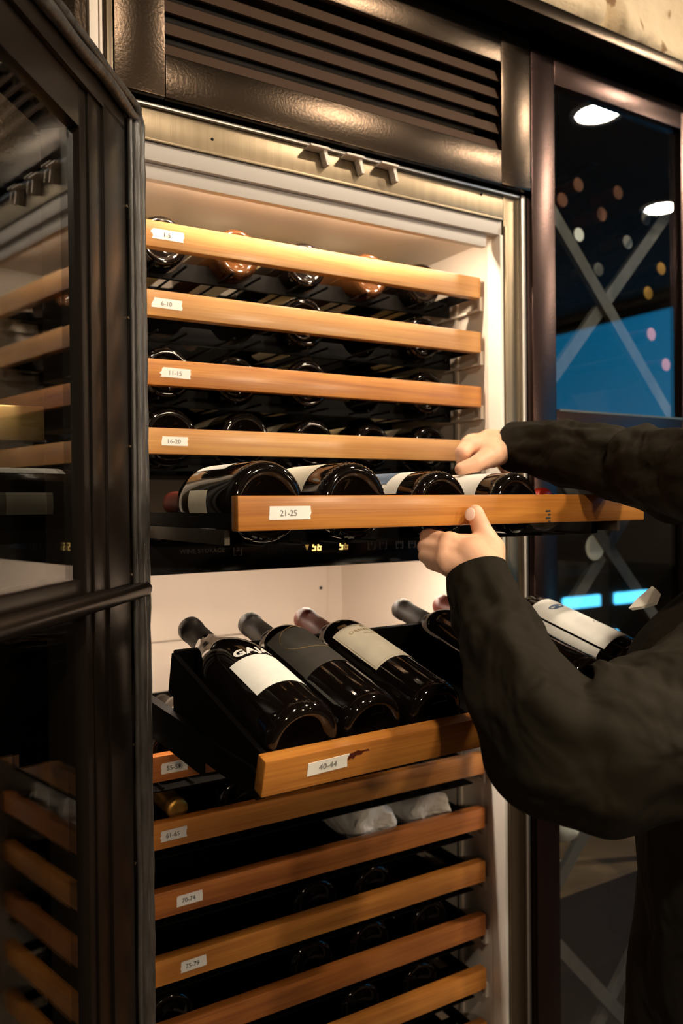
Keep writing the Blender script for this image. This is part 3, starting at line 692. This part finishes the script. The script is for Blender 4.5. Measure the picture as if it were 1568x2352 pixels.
lay('thick dark bottle, second from left on the 16-20 shelf', 566, 995, ZT[3], G4, r=.0420, kind='burgundy', labels=LC, kn=False)
lay('dark bottle with beaded rim, middle of the 16-20 shelf', 722, 1000, ZT[3], G4, r=.039, labels=LC)
lay('dark bottle, fourth from left on the 16-20 shelf', 858, 1010, ZT[3], G4, r=.0375, labels=LB)
lay('dark bottle at the right end of the 16-20 shelf', 990, 1015, ZT[3], G4, r=.039, labels=LC)
G5 = 'bottles lying on the lower shelves'
lay('dark bottle on the 55-59 shelf beneath the tilted rack', 400, 1690, ZT[4], G5, r=.040, labels=LC)
lay('dark bottle on the 55-59 shelf, behind the GAP between rack and shelf'.replace('GAP', 'gap'), 520, 1680, ZT[4], G5, r=.038, labels=LC)
bottle('dark bottle with round gold capsule facing out on the 61-65 shelf', G5, r=.038, cap='foil_gold', mx=lying(at(409, 1816, 1.15).x, 1.15+.303, ZT[5]-.012, rev=True))
lay('dark bottle base just under the corner of the tilted rack', 560, 1832, ZT[5], G5, r=.041)
lay('dark bottle with white label corner on the 75-79 shelf, left of two', 728, 2072, ZT[7], G5, r=.041, labels=[(.05, .13, -80, 40, 'paper_cream')])
lay('dark bottle with bright glint on the 75-79 shelf, right of two', 860, 2040, ZT[7], G5, r=.039)
lay('dark bottle with pale rim at the left of the untagged shelf below 75-79', 392, 2205, ZT[8], G5, r=.036, labels=[(.03, .12, -60, 60, 'paper_cream')])
lay('dark bottle, second of four on the untagged shelf below 75-79', 719, 2208, ZT[8], G5, r=.041)
lay('dark bottle, third of four on the untagged shelf below 75-79', 852, 2155, ZT[8], G5, r=.041, labels=[(.05, .13, -70, 0, 'paper_old')])
lay('dark bottle with twin glints at the right of the untagged shelf below 75-79', 988, 2113, ZT[8], G5, r=.041, labels=[(.05, .13, -90, 0, 'paper_cream')])
lay('dark bottle with label patch, leftmost on the second untagged shelf', 430, 2290, ZT[9], G5, r=.038, labels=[(.05, .13, -60, 60, 'paper_cream')])
lay('dark bottle, second from left on the second untagged shelf', 544, 2262, ZT[9], G5, r=.040)
lay('dark bottle low in the middle of the second untagged shelf', 727, 2350, ZT[9], G5, r=.040) if False else None
lay('dark bottle with two small glints, third on the second untagged shelf', 831, 2300, ZT[9], G5, r=.039)
lay('dark bottle with a rippled glint at the right of the second untagged shelf', 967, 2262, ZT[9], G5, r=.038)
lay('dark bottle on the lowest shelf in view, at the bottom edge', 727, 2362, ZT[10], G5, r=.040)

def wrapped(label, px, py, zt, seed, dx=0):
    def f(v, amp=.0034):
        return amp*(noise.noise(Vector((v[0]*60, v[1]*60, v[2]*22+seed)))+.6*noise.noise(Vector((v[0]*130, v[1]*130, v[2]*60+seed))))
    r = .040; prof = [(.002, .022), (.006, .010), (.012, .006), (.020, .001), (.030, -.002), (.036, .001), (r, .008), (r+.001, .02), (r, .05), (r+.001, .08), (r, .12), (r, .15), (r, .18), (r*.93, .20), (r*.65, .22), (.022, .24), (.020, .27), (.018, .30), (.006, .306)]
    # subdivide the profile
    pr = []
    for (a, b), (c, d) in zip(prof, prof[1:]):
        for q in range(4): pr.append((a+(c-a)*q/4, b+(d-b)*q/4))
    mb = MB().lathe(pr, 64)
    vs = []
    for v in mb.v:
        p = Vector(v); rr = math.hypot(p.x, p.y)
        a = math.atan2(p.y, p.x); tw = .0022*sin(a*9+p.z*40) if p.z < .012 else .0006*sin(a*7+p.z*25)
        k = f(v)+tw*(1 if rr > .008 else .3)
        if rr > 1e-5: p.x *= (1+k/rr*.8); p.y *= (1+k/rr*.8)
        p.z += f((v[0]+1, v[1], v[2]))*.8 if p.z < .02 else 0
        vs.append(tuple(p))
    mb.v = vs
    o = empty('wrapped_bottle', mx=lying(xslot(px, py)+dx, YBASE-.002, zt-.047+r)); tag(o, label, 'wine bottle', 'tissue-wrapped bottles')
    mb.build('tissue_wrap', 'tissue', o, None)
    return o
wrapped('white tissue-wrapped bottle on the 70-74 shelf, left of the pair', 868, 1905, ZT[6], 3)
wrapped('white tissue-wrapped bottle on the 70-74 shelf, right of the pair', 995, 1870, ZT[6], 11)

# ------------------------------------------------------------------ bottles on the drawn-out 21-25 shelf
YTB = .772; ZTT = 1.4095
def on_tray(x, r, **k): return lying(x, YTB, ZTT-.050+r, **k)
GT = 'bottles on the drawn-out 21-25 shelf'
bottle('stout dark bottle with grey side label, leftmost on the drawn-out shelf', GT, r=.0440, kind='burgundy', kn=False, mx=on_tray(.374, .044), cap='foil_red',
       labels=[(.062, .150, -33, 14, 'paper'), (.068, .124, -112, -72, 'paper_cream')],
       extras=[lambda o, p: MB().add(*curve_text(p, 'Vigneti', .011, .098, R(-84)), True).build('label_script', 'ink_gold', o) if False else None])
bottle('dark beaded bottle with cream label, second on the drawn-out shelf', GT, r=.0440, kind='burgundy', mx=on_tray(.483, .044), cap='foil_black', labels=[(.050, .140, -75, 5, 'paper_cream')])
def picture(o, p):
    mb = MB(); vs, fs = patch(p, .075, .14, R(-52), R(-12), off=.0009); mb.add(vs, fs, True).build('label_picture', 'ink_blue', o)
bottle('dark bottle with white picture label, third on the drawn-out shelf', GT, r=.0400, mx=on_tray(.607, .040), labels=[(.045, .150, -72, 10, 'paper')], extras=[picture])
bottle('dark bottle with wide white label, fourth, under the upper hand', GT, r=.0395, mx=on_tray(.728, .0395), labels=[(.040, .155, -82, 14, 'paper')])
bottle('bottle with scarlet wax end facing out at the right of the drawn-out shelf', GT, r=.037, cap='foil_scarlet', mx=lying(.817, .812+.303, ZTT-.006, rev=True))

# ------------------------------------------------------------------ bottles on the tilted rack
GD = 'bottles standing on the tilted 40-44 rack'
def on_rack(xl, r, roll=0, dy=0, yaw=0):
    b = lying(0, 0, 0, 0, roll=roll); b = Matrix.Rotation(R(yaw), 4, 'Z') @ b; b.translation = Vector((xl, .014+dy, -.043+r)); return TX @ b
X0 = -.306
def label_one(o, p):
    MB().add(*curve_text(p, 'GAJA', .0175, .1300, R(1), bold=.0008, spacing=1.12), True).build('maker_lettering', 'ink_white', o, None)
bottle('dark sloping bottle with white square label and white capitals, left on the tilted rack', GD, r=.0430, kind='burgundy', cap='foil_black', capz=.215,
       mx=on_rack(X0+.052, .043, dy=.003), labels=[(.052, .119, -44, 58, 'paper')], extras=[label_one])
def oval(o, p):
    mb = MB(); N_ = 40; vs = []; fs = []
    for k in range(N_+1):
        a = R(60)+R(245)*k/N_; 
        zz = .158+.030*sin(a)*1.0; ph = R(5)+R(48)*cos(a)
        for d in (-.0005, .0005): rr = radius_at(p, .15)+.0010; vs.append((rr*cos(ph), rr*sin(ph), zz+d*1.2))
    for k in range(N_): fs.append((2*k, 2*k+1, 2*k+3, 2*k+2))
    mb.add(vs, fs, True).build('gold_arc', 'ink_gold', o, None)
bottle('near-black bottle with charcoal label and thin gold arc, second on the tilted rack', GD, r=.0400, cap='foil_black',
       mx=on_rack(X0+.139, .040, dy=.008), labels=[(.088, .186, -58, 62, 'paper_grey'), (.012, .085, -120, -72, 'paper_grey')], kn=False, extras=[oval])
def label_three(o, p):
    MB().add(*curve_text(p, 'ORNELLAIA', .0085, .160, R(8), spacing=1.15), True).build('label_lettering', 'ink_gold', o, None)
    mb = MB()
    for k in range(12): vs, fs = patch(p, .1485, .1500+.0006*(k % 3), R(-7+2.5*k), R(-5.6+2.5*k), off=.0008, nz=1, na=1); mb.add(vs, fs, True)
    mb.build('small_lettering', 'ink_gold', o, None)
    mb = MB()
    for z_ in (.0835,): vs, fs = patch(p, z_, z_+.0004, R(-48), R(66), off=.0008, nz=1); mb.add(vs, fs, True)
    for a_ in (-49, 66): vs, fs = patch(p, .0835, .175, R(a_), R(a_+.6), off=.0008, nz=2, na=1); mb.add(vs, fs, True)
    mb.build('label_border', 'ink_gold', o, None)
    mb = MB()
    for k in range(5):
        vs, fs = patch(p, .168+.0012*(k % 2), .174-.001*abs(k-2), R(4+2*k), R(5+2*k), off=.0008, nz=1, na=1); mb.add(vs, fs, True)
    mb.build('crest', 'ink_gold', o, None)
bottle('dark bottle with tall cream label, gold lettering and red capsule, third on the tilted rack', GD, r=.0390, cap='foil_red',
       mx=on_rack(X0+.226, .039, dy=.010), labels=[(.080, .178, -52, 70, 'paper_cream')], extras=[label_three])
bottle('dark bottle with black capsule beside the lower sleeve on the tilted rack', GD, r=.0385, cap='foil_black', mx=on_rack(X0+.398, .0385, dy=.012), glass='glass_dark')
bottle('dark bottle with red-brown capsule mostly hidden behind the lower sleeve', GD, r=.0385, cap='foil_red', mx=on_rack(X0+.478, .0385, dy=.012))
def label_last(o, p):
    for (z_, a_, s_) in ((.0, 0, 0),): pass
    mb = MB(); vs = []; fs = []
    vs.append(((radius_at(p, .15)+.0009)*cos(R(-8)), (radius_at(p, .15)+.0009)*sin(R(-8)), .150)); N_ = 16
    for k in range(N_):
        a = 2*pi*k/N_; rr = radius_at(p, .15)+.0009; ph = R(-8)+R(17)*cos(a)*(1+.2*sin(3*a)); zz = .150+.008*sin(a)*(1+.25*cos(2*a)); vs.append((rr*cos(ph), rr*sin(ph), zz))
    for k in range(N_): fs.append((0, 1+k, 1+(k+1) % N_))
    mb.add(vs, fs, True).build('blue_emblem', 'ink_blue', o, None)
    mb = MB()
    for k in range(14):
        vs, fs = patch(p, .085+.002*sin(k), .0865+.002*sin(k)+.001*(k % 3), R(-2+2.4*k), R(-.4+2.4*k), off=.0008, nz=1, na=1); mb.add(vs, fs, True)
    mb.build('signature_marks', 'ink_grey', o, None)
bottle('bottle with broad white wraparound label and blue emblem, right on the tilted rack', GD, r=.0440, cap='foil_black',
       mx=on_rack(X0+.566, .044, dy=.004), labels=[(.036, .178, -50, 75, 'paper'), (.040, .160, -112, -54, 'paper')], extras=[label_last])

# ------------------------------------------------------------------ bottles in the display cabinet, mouths toward the glass
GC = 'bottles racked mouth outward in the right cabinet'
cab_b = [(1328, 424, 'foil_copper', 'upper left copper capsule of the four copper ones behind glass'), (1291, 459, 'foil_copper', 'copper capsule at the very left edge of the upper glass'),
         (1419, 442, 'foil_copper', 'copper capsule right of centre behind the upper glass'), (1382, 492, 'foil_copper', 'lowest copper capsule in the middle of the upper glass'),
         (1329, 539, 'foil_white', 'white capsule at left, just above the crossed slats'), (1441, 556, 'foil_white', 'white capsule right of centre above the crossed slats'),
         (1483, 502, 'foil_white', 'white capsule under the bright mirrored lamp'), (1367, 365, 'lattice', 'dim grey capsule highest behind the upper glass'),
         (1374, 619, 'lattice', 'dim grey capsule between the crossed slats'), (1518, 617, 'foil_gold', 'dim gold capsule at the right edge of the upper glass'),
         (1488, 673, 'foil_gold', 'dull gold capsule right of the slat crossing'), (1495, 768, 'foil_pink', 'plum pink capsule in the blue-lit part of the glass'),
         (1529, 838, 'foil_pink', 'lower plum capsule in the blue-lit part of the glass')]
capst = None
def lit_cap_end(m):  # bright end disc: frontal light on the capsule put into its colour
    def f(o, p): MB().lathe([(0, .3042), (.010, .3044), (.0146, .3040), (.0155, .3030), (.0150, .3022), (0, .3019)], 32).build('lit_capsule_end', m, o)
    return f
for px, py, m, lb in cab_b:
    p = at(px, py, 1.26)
    bottle('bottle showing its '+lb, GC, r=.037, cap={'foil_copper': 'foil_red', 'foil_pink': 'foil_red', 'foil_gold': 'foil_black', 'foil_white': 'foil_black', 'lattice': 'foil_black'}[m], mx=lying(p.x, 1.26+.303, p.z, rev=True), extras=[lit_cap_end(m)])  # darker foil on the sides stands in for their weaker light
p = at(1366, 1257, 1.20)
bottle('bottle lying base outward beside the crossed slats behind the lower glass', None, r=.034, cap='foil_black', kn=False, mx=lying(p.x, p.y+.0, p.z), labels=(),
       extras=[lambda o, p_: MB().lathe([(0, -.0005), (.010, -.001), (.018, -.002), (.026, -.0015), (.0285, 0), (0, .0)], 32).build('pale_base', 'foil_white', o)])
p = at(1310, 1905, 1.22)
mbw = MB().lathe([(.001, -.02), (.010, -.014), (.020, -.006), (.028, .004), (.033, .02), (.036, .05), (.036, .12), (.036, .2), (.02, .24), (.016, .30), (.0, .302)], 40)
mbw.v = [tuple(Vector(v)*(1+.10*noise.noise(Vector(v)*45))) for v in mbw.v]
o = mbw.build('wrapped_bottle', 'tissue', None, None); o.matrix_world = lying(p.x, p.y, p.z); tag(o, 'white tissue-wrapped bottle behind the lower glass of the right cabinet', 'wine bottle')
p = at(1296, 1998, 1.22)
bottle('bottle with white capsule at the left edge of the lower cabinet glass', None, r=.034, cap='foil_white', mx=lying(p.x, p.y+.303, p.z, rev=True))

# ------------------------------------------------------------------ person
PB = Vector((.92, .50, 0))
per = empty('person', PB); tag(per, 'person in a black long-sleeved jacket leaning in from the right, gripping the drawn-out shelf', 'person')
def capsules(caps, voxel, smooth_it=4):
    "one continuous surface round a set of tapered capsules"
    bm = bmesh.new()
    for (a, ra, b, rb) in caps:
        a = Vector(a); b = Vector(b); d = b-a; L_ = d.length
        rot = d.to_track_quat('Z', 'Y').to_matrix().to_4x4() if L_ > 1e-6 else Matrix()
        for c, r_ in ((a, ra), (b, rb)):
            bmesh.ops.create_uvsphere(bm, u_segments=20, v_segments=12, radius=r_, matrix=Matrix.Translation(c))
        if L_ > 1e-6:
            bmesh.ops.create_cone(bm, cap_ends=True, segments=20, radius1=ra, radius2=rb, depth=L_, matrix=Matrix.Translation((a+b)/2) @ rot)
    me = bpy.data.meshes.new('tmp'); bm.to_mesh(me); bm.free()
    ob = bpy.data.objects.new('tmp', me); COL.objects.link(ob)
    md = ob.modifiers.new('r', 'REMESH'); md.mode = 'VOXEL'; md.voxel_size = voxel; md.use_smooth_shade = True
    sm = ob.modifiers.new('s', 'SMOOTH'); sm.factor = .5; sm.iterations = smooth_it
    dg = bpy.context.evaluated_depsgraph_get(); out = bpy.data.meshes.new_from_object(ob.evaluated_get(dg))
    vs = [v.co.copy() for v in out.vertices]; fs = [tuple(p_.vertices) for p_ in out.polygons]
    bpy.data.objects.remove(ob); bpy.data.meshes.remove(me); bpy.data.meshes.remove(out)
    return vs, fs
# left (lower) hand
wl = at(1112, 1318, .690); el = at(1280, 1690, .545); sl = at(1740, 1560, .500)
mi, mm_, mr, mp_ = at(1032, 1246, .732), at(1024, 1268, .727), at(1022, 1288, .722), at(1031, 1303, .716)
HL = []
tb = at(1124, 1262, .716)
HL += [(wl, .027, at(1085, 1285, .708), .026), (at(1085, 1285, .708), .022, mi, .0130), (at(1085, 1285, .708), .022, mm_, .0130), (wl, .024, mr, .0125), (wl, .024, mp_, .0115), (mi, .0135, mm_, .013), (mm_, .013, mr, .0125), (mr, .0125, mp_, .0115)]
HL += [(wl, .022, tb, .0185), (tb, .0180, at(1105, 1214, .7265), .0118), (at(1105, 1214, .7265), .0118, at(1091, 1178, .7325), .0102), (tb, .018, mi, .0110)]
for k, (m0, r_) in enumerate(((mi, .0095), (mm_, .0098), (mr, .0092), (mp_, .0080))):
    q1 = m0+Vector((-.002, .040-.003*k, .006-.001*k)); q2 = q1+Vector((.020, .014, .004)); q3 = q2+Vector((.018, -.002, .002))
    HL += [(m0, r_+.002, q1, r_), (q1, r_, q2, r_*.92), (q2, r_*.92, q3, r_*.85)]
HL += [(wl, .026, wl.lerp(el, .5), .026)]
# right (upper) hand
wr = at(1172, 1028, .905); er = at(1700, 1120, .560); sr = Vector((1.07, .66, 1.36))
ri, rm, rr_, rp = at(1076, 1024, .900), at(1083, 1017, .928), at(1094, 1014, .952), at(1112, 1022, .972)
c_ = wr.lerp(ri, .5)
HR = [(wr, .026, c_, .026), (c_, .024, ri, .0140), (c_, .024, rm, .0140), (c_, .022, rr_, .013), (c_, .022, rp, .012), (ri, .014, rm, .014), (rm, .014, rr_, .013), (rr_, .013, rp, .012)]
tb2 = at(1128, 1047, .872)
HR += [(wr, .020, tb2, .0175), (c_, .022, tb2, .018), (tb2, .0165, at(1092, 1066, .862), .0120), (at(1092, 1066, .862), .0118, at(1058, 1077, .868), .0092)]
HR += [(ri, .0125, at(1061, 1040, .893), .0112), (at(1061, 1040, .893), .0110, at(1063, 1062, .905), .0098), (at(1063, 1062, .905), .0098, at(1072, 1078, .915), .009)]
HR += [(rm, .0125, at(1064, 1036, .935), .0110), (at(1064, 1036, .935), .0108, at(1068, 1060, .945), .0098), (at(1068, 1060, .945), .0096, at(1078, 1078, .95), .0088)]
HR += [(rr_, .012, at(1076, 1040, .968), .0105), (at(1076, 1040, .968), .0100, at(1084, 1070, .97), .009)]
HR += [(rp, .011, at(1142, 1052, .968), .0092), (at(1142, 1052, .968), .009, at(1160, 1080, .955), .0080)]
HR += [(wr, .027, wr.lerp(er, .4), .031)]
hip = Vector((.848, .49, .86)); chest = Vector((.895, .53, 1.17)); neck = Vector((1.0, .55, 1.33)); head = Vector((1.045, .53, 1.49))
BD = [(hip, .115, chest, .118), (chest, .09, neck, .048), (neck, .047, head+Vector((0, 0, -.03)), .055), (head+Vector((.01, 0, .015)), .088, head+Vector((-.02, .015, -.035)), .066),
      (head+Vector((-.085, .03, -.02)), .012, head+Vector((-.075, .028, .01)), .009), (head+Vector((-.055, .02, -.078)), .026, head+Vector((-.03, .02, -.06)), .04),
      (head+Vector((-.075, .025, -.052)), .010, head+Vector((-.070, .045, -.050)), .010),
      (head+Vector((0, -.085, -.01)), .008, head+Vector((.01, -.086, .02)), .012), (head+Vector((.02, .088, -.01)), .008, head+Vector((.03, .089, .02)), .012),
      (chest+Vector((0, 0, .04)), .05, sl, .045), (sl, .046, el, .034), (el, .032, wl.lerp(el, .5), .026), (chest+Vector((.05, .05, .04)), .05, sr, .045), (sr, .046, er, .036), (er, .036, wr.lerp(er, .4), .031),
      (hip+Vector((-.01, -.07, -.03)), .09, Vector((.87, .44, .46)), .055), (Vector((.87, .44, .46)), .052, Vector((.93, .43, .09)), .036),
      (hip+Vector((.02, .07, -.03)), .09, Vector((.90, .60, .46)), .055), (Vector((.90, .60, .46)), .052, Vector((.97, .64, .09)), .036)]
mb = MB(); vs, fs = capsules(HL, .0024, 5); mb.add(vs, fs, True); vs, fs = capsules(HR, .0024, 5); mb.add(vs, fs, True); vs, fs = capsules(BD, .012, 3); mb.add(vs, fs, True)
def ploc(mb_, name, m, sharp=None):
    mb_.v = [(v[0]-PB.x, v[1]-PB.y, v[2]-PB.z) for v in mb_.v]; return mb_.build(name, m, per, sharp)
body = ploc(mb, 'body', 'skin')
# thumb nail
nm = Matrix.Translation(at(1079, 1181, .7262)) @ Matrix.Rotation(R(14), 4, 'Y') @ Matrix.Rotation(R(-52), 4, 'Z') @ Matrix.Diagonal((.0062, .0016, .0080, 1))
mb = MB().lathe([(0, -1), (.5, -.86), (.87, -.5), (1, 0), (.87, .5), (.5, .86), (0, 1)], 20); mb.v = [tuple(nm @ Vector(v)) for v in mb.v]
ploc(mb, 'thumbnail', 'nail')
# jacket: lofted sleeves + torso
def spline(pts, n):
    out = []
    for i in range(len(pts)-1):
        p0 = pts[max(i-1, 0)]; p1 = pts[i]; p2 = pts[i+1]; p3 = pts[min(i+2, len(pts)-1)]
        for k in range(n):
            t_ = k/n; out.append([.5*((2*b)+(-a+c)*t_+(2*a-5*b+4*c-d)*t_*t_+(-a+3*b-3*c+d)*t_**3) for a, b, c, d in zip(p0, p1, p2, p3)])
    out.append(list(pts[-1])); return out
def sleeve(ctrl, n=16, seg=64, seed=0, folds=()):
    "ctrl: (x, y, z, radius, flatten); the first ring is the open cuff, turned inward"
    sp = spline([list(c) for c in ctrl], n); P = [Vector(q[:3]) for q in sp]; vs = []; fs = []
    L_ = [0]
    for a, b in zip(P, P[1:]): L_.append(L_[-1]+(b-a).length)
    prev = None; rings = []
    for i, p_ in enumerate(P):
        t_ = (P[min(i+1, len(P)-1)]-P[max(i-1, 0)]).normalized()
        u = (prev if prev else Vector((0, 0, 1))); u = (u-t_*u.dot(t_)).normalized(); prev = u; w_ = t_.cross(u)
        rings.append((p_, t_, u, w_, sp[i][3], sp[i][4]))
    rows = []
    for i, (p_, t_, u, w_, r_, fl) in enumerate(rings):
        row = []
        for k in range(seg):
            a = 2*pi*k/seg; s_ = L_[i]
            amp = min(1, s_/.05)
            d = .0095*noise.noise(Vector((cos(a)*1.3+seed, sin(a)*1.3, s_*13)))+.005*noise.noise(Vector((cos(a)*3+seed, sin(a)*3, s_*34)))
            for (s0, wd, am, ph, sk) in folds:
                q = (s_-s0-sk*cos(a-ph))/wd; d += 1.25*am*math.exp(-q*q)*(.55+.45*cos(a-ph))
            row.append(p_+(u*cos(a)*fl+w_*sin(a))*(r_+d*amp))
        rows.append(row)
    inner = [[rings[0][0]+(v-rings[0][0])*.93 for v in rows[0]]]; 
    i2 = [rings[3][0]+(v-rings[3][0])*.90 for v in rows[3]]
    allr = [i2]+inner+rows
    for row in allr: vs += row
    for i in range(len(allr)-1):
        for k in range(seg):
            a = i*seg+k; b = i*seg+(k+1) % seg; fs.append((a, b, b+seg, a+seg))
    return vs, fs
def A(px, py, Y, r_, fl=1): p_ = at(px, py, Y); return (p_.x, p_.y, p_.z, r_, fl)
mb = MB()
mb.add(*sleeve([A(1094, 1316, .688, .0350), A(1113, 1372, .670, .0385), A(1152, 1462, .635, .0450), A(1204, 1580, .585, .0520), A(1262, 1672, .548, .0680), A(1345, 1712, .525, .0720), A(1450, 1705, .512, .0760), A(1600, 1640, .500, .0800), A(1740, 1560, .500, .085)], seed=3,
       folds=((.055, .010, -.0035, 1.2, .010), (.115, .018, .006, 2.0, .03), (.185, .016, -.008, .5, .03), (.235, .020, .008, 3.2, .03), (.30, .02, -.009, 1.0, .03), (.37, .022, .008, 2.4, .02))), True)
mb.add(*sleeve([A(1176, 1026, .893, .0372), A(1230, 1032, .850, .0400), A(1310, 1043, .785, .0440), A(1385, 1058, .735, .0475), A(1460, 1072, .690, .0500), A(1568, 1092, .610, .0530), A(1700, 1120, .560, .0620), A(1900, 1200, .60, .072)], seed=9,
       folds=((.07, .012, .003, .5, .02), (.175, .013, -.008, 0, .02), (.195, .016, .006, 0, .02), (.26, .02, .006, 3.4, .03))), True)
# torso
def torso(ctrl, seg=72):
    sp = spline([list(c) for c in ctrl], 12); vs = []; fs = []
    for i, (x, y, z, rx, ry, tw) in enumerate(sp):
        for k in range(seg):
            a = 2*pi*k/seg; d = .010*noise.noise(Vector((cos(a)*1.5, sin(a)*1.5, z*7)))+.004*noise.noise(Vector((cos(a)*4, sin(a)*4, z*16+5)))
            lx = (rx+d)*cos(a); ly = (ry+d)*sin(a); vs.append((x+lx*cos(tw)-ly*sin(tw), y+lx*sin(tw)+ly*cos(tw), z))
    n = len(sp)
    for i in range(n-1):
        for k in range(seg):
            a = i*seg+k; b = i*seg+(k+1) % seg; fs.append((a, b, b+seg, a+seg))
    return vs, fs
mb.add(*torso([(.842, .49, .80, .150, .165, .2), (.844, .495, .90, .145, .160, .2), (.855, .505, 1.02, .138, .152, .2), (.872, .522, 1.14, .135, .156, .2), (.885, .532, 1.22, .128, .150, .2), (.925, .545, 1.275, .098, .120, .1), (.965, .552, 1.315, .072, .080, 0), (.99, .555, 1.34, .056, .056, 0)]), True)
P0 = Vector((.955, .545, 1.215))
mb.add(*capsules([(P0, .085, sl, .074), (P0, .085, Vector((1.10, .63, 1.325)), .074), (P0, .085, neck+Vector((0, 0, .0)), .060)], .008, 4), True)
ploc(mb, 'jacket', 'jacket')
# shirt collar tip
mb = MB(); cpts = [at(1443, 1397, .66), at(1462, 1375, .665), at(1497, 1346, .675), at(1510, 1360, .68), at(1500, 1384, .67), at(1470, 1393, .662)]
n_ = len(cpts); off = Vector((.012, .004, -.004)); vs = list(cpts)+[p_+off for p_ in cpts]
fs = [tuple(range(n_)), tuple(range(n_, 2*n_))[::-1]]+[(i, (i+1) % n_, n_+(i+1) % n_, n_+i) for i in range(n_)]
mb.add(vs, fs)
ploc(mb, 'shirt_collar', 'shirt')
vs, fs = capsules([(hip+Vector((0, 0, .0)), .135, hip+Vector((0, 0, -.06)), .13), (hip+Vector((-.01, -.07, -.05)), .098, Vector((.87, .44, .46)), .070), (Vector((.87, .44, .46)), .070, Vector((.93, .43, .08)), .062),
                   (hip+Vector((.02, .07, -.05)), .098, Vector((.90, .60, .46)), .070), (Vector((.90, .60, .46)), .070, Vector((.97, .64, .08)), .062)], .010, 3)
ploc(MB().add(vs, fs, True), 'trousers', 'trousers')
for fx, fy in ((.93, .43), (.97, .64)):
    vs, fs = capsules([(Vector((fx+.02, fy-.01, .045)), .040, Vector((fx-.14, fy+.08, .034)), .034)], .006, 3)
    ploc(MB().add([(v.x, v.y, max(0.0, v.z)) for v in vs], fs, True), 'shoe', 'leather')
vs, fs = capsules([(head+Vector((.020, 0, .030)), .094, head+Vector((.045, 0, -.04)), .078), (head+Vector((-.022, .010, .062)), .060, head+Vector((.02, 0, .03)), .09)], .006, 3)
ploc(MB().add(vs, fs, True), 'hair', 'hair')

# ------------------------------------------------------------------ world: a little warm ambience
w = bpy.data.worlds.new('world'); S.world = w; w.use_nodes = True
w.node_tree.nodes['Background'].inputs[0].default_value = (1, .8, .6, 1); w.node_tree.nodes['Background'].inputs[1].default_value = .02
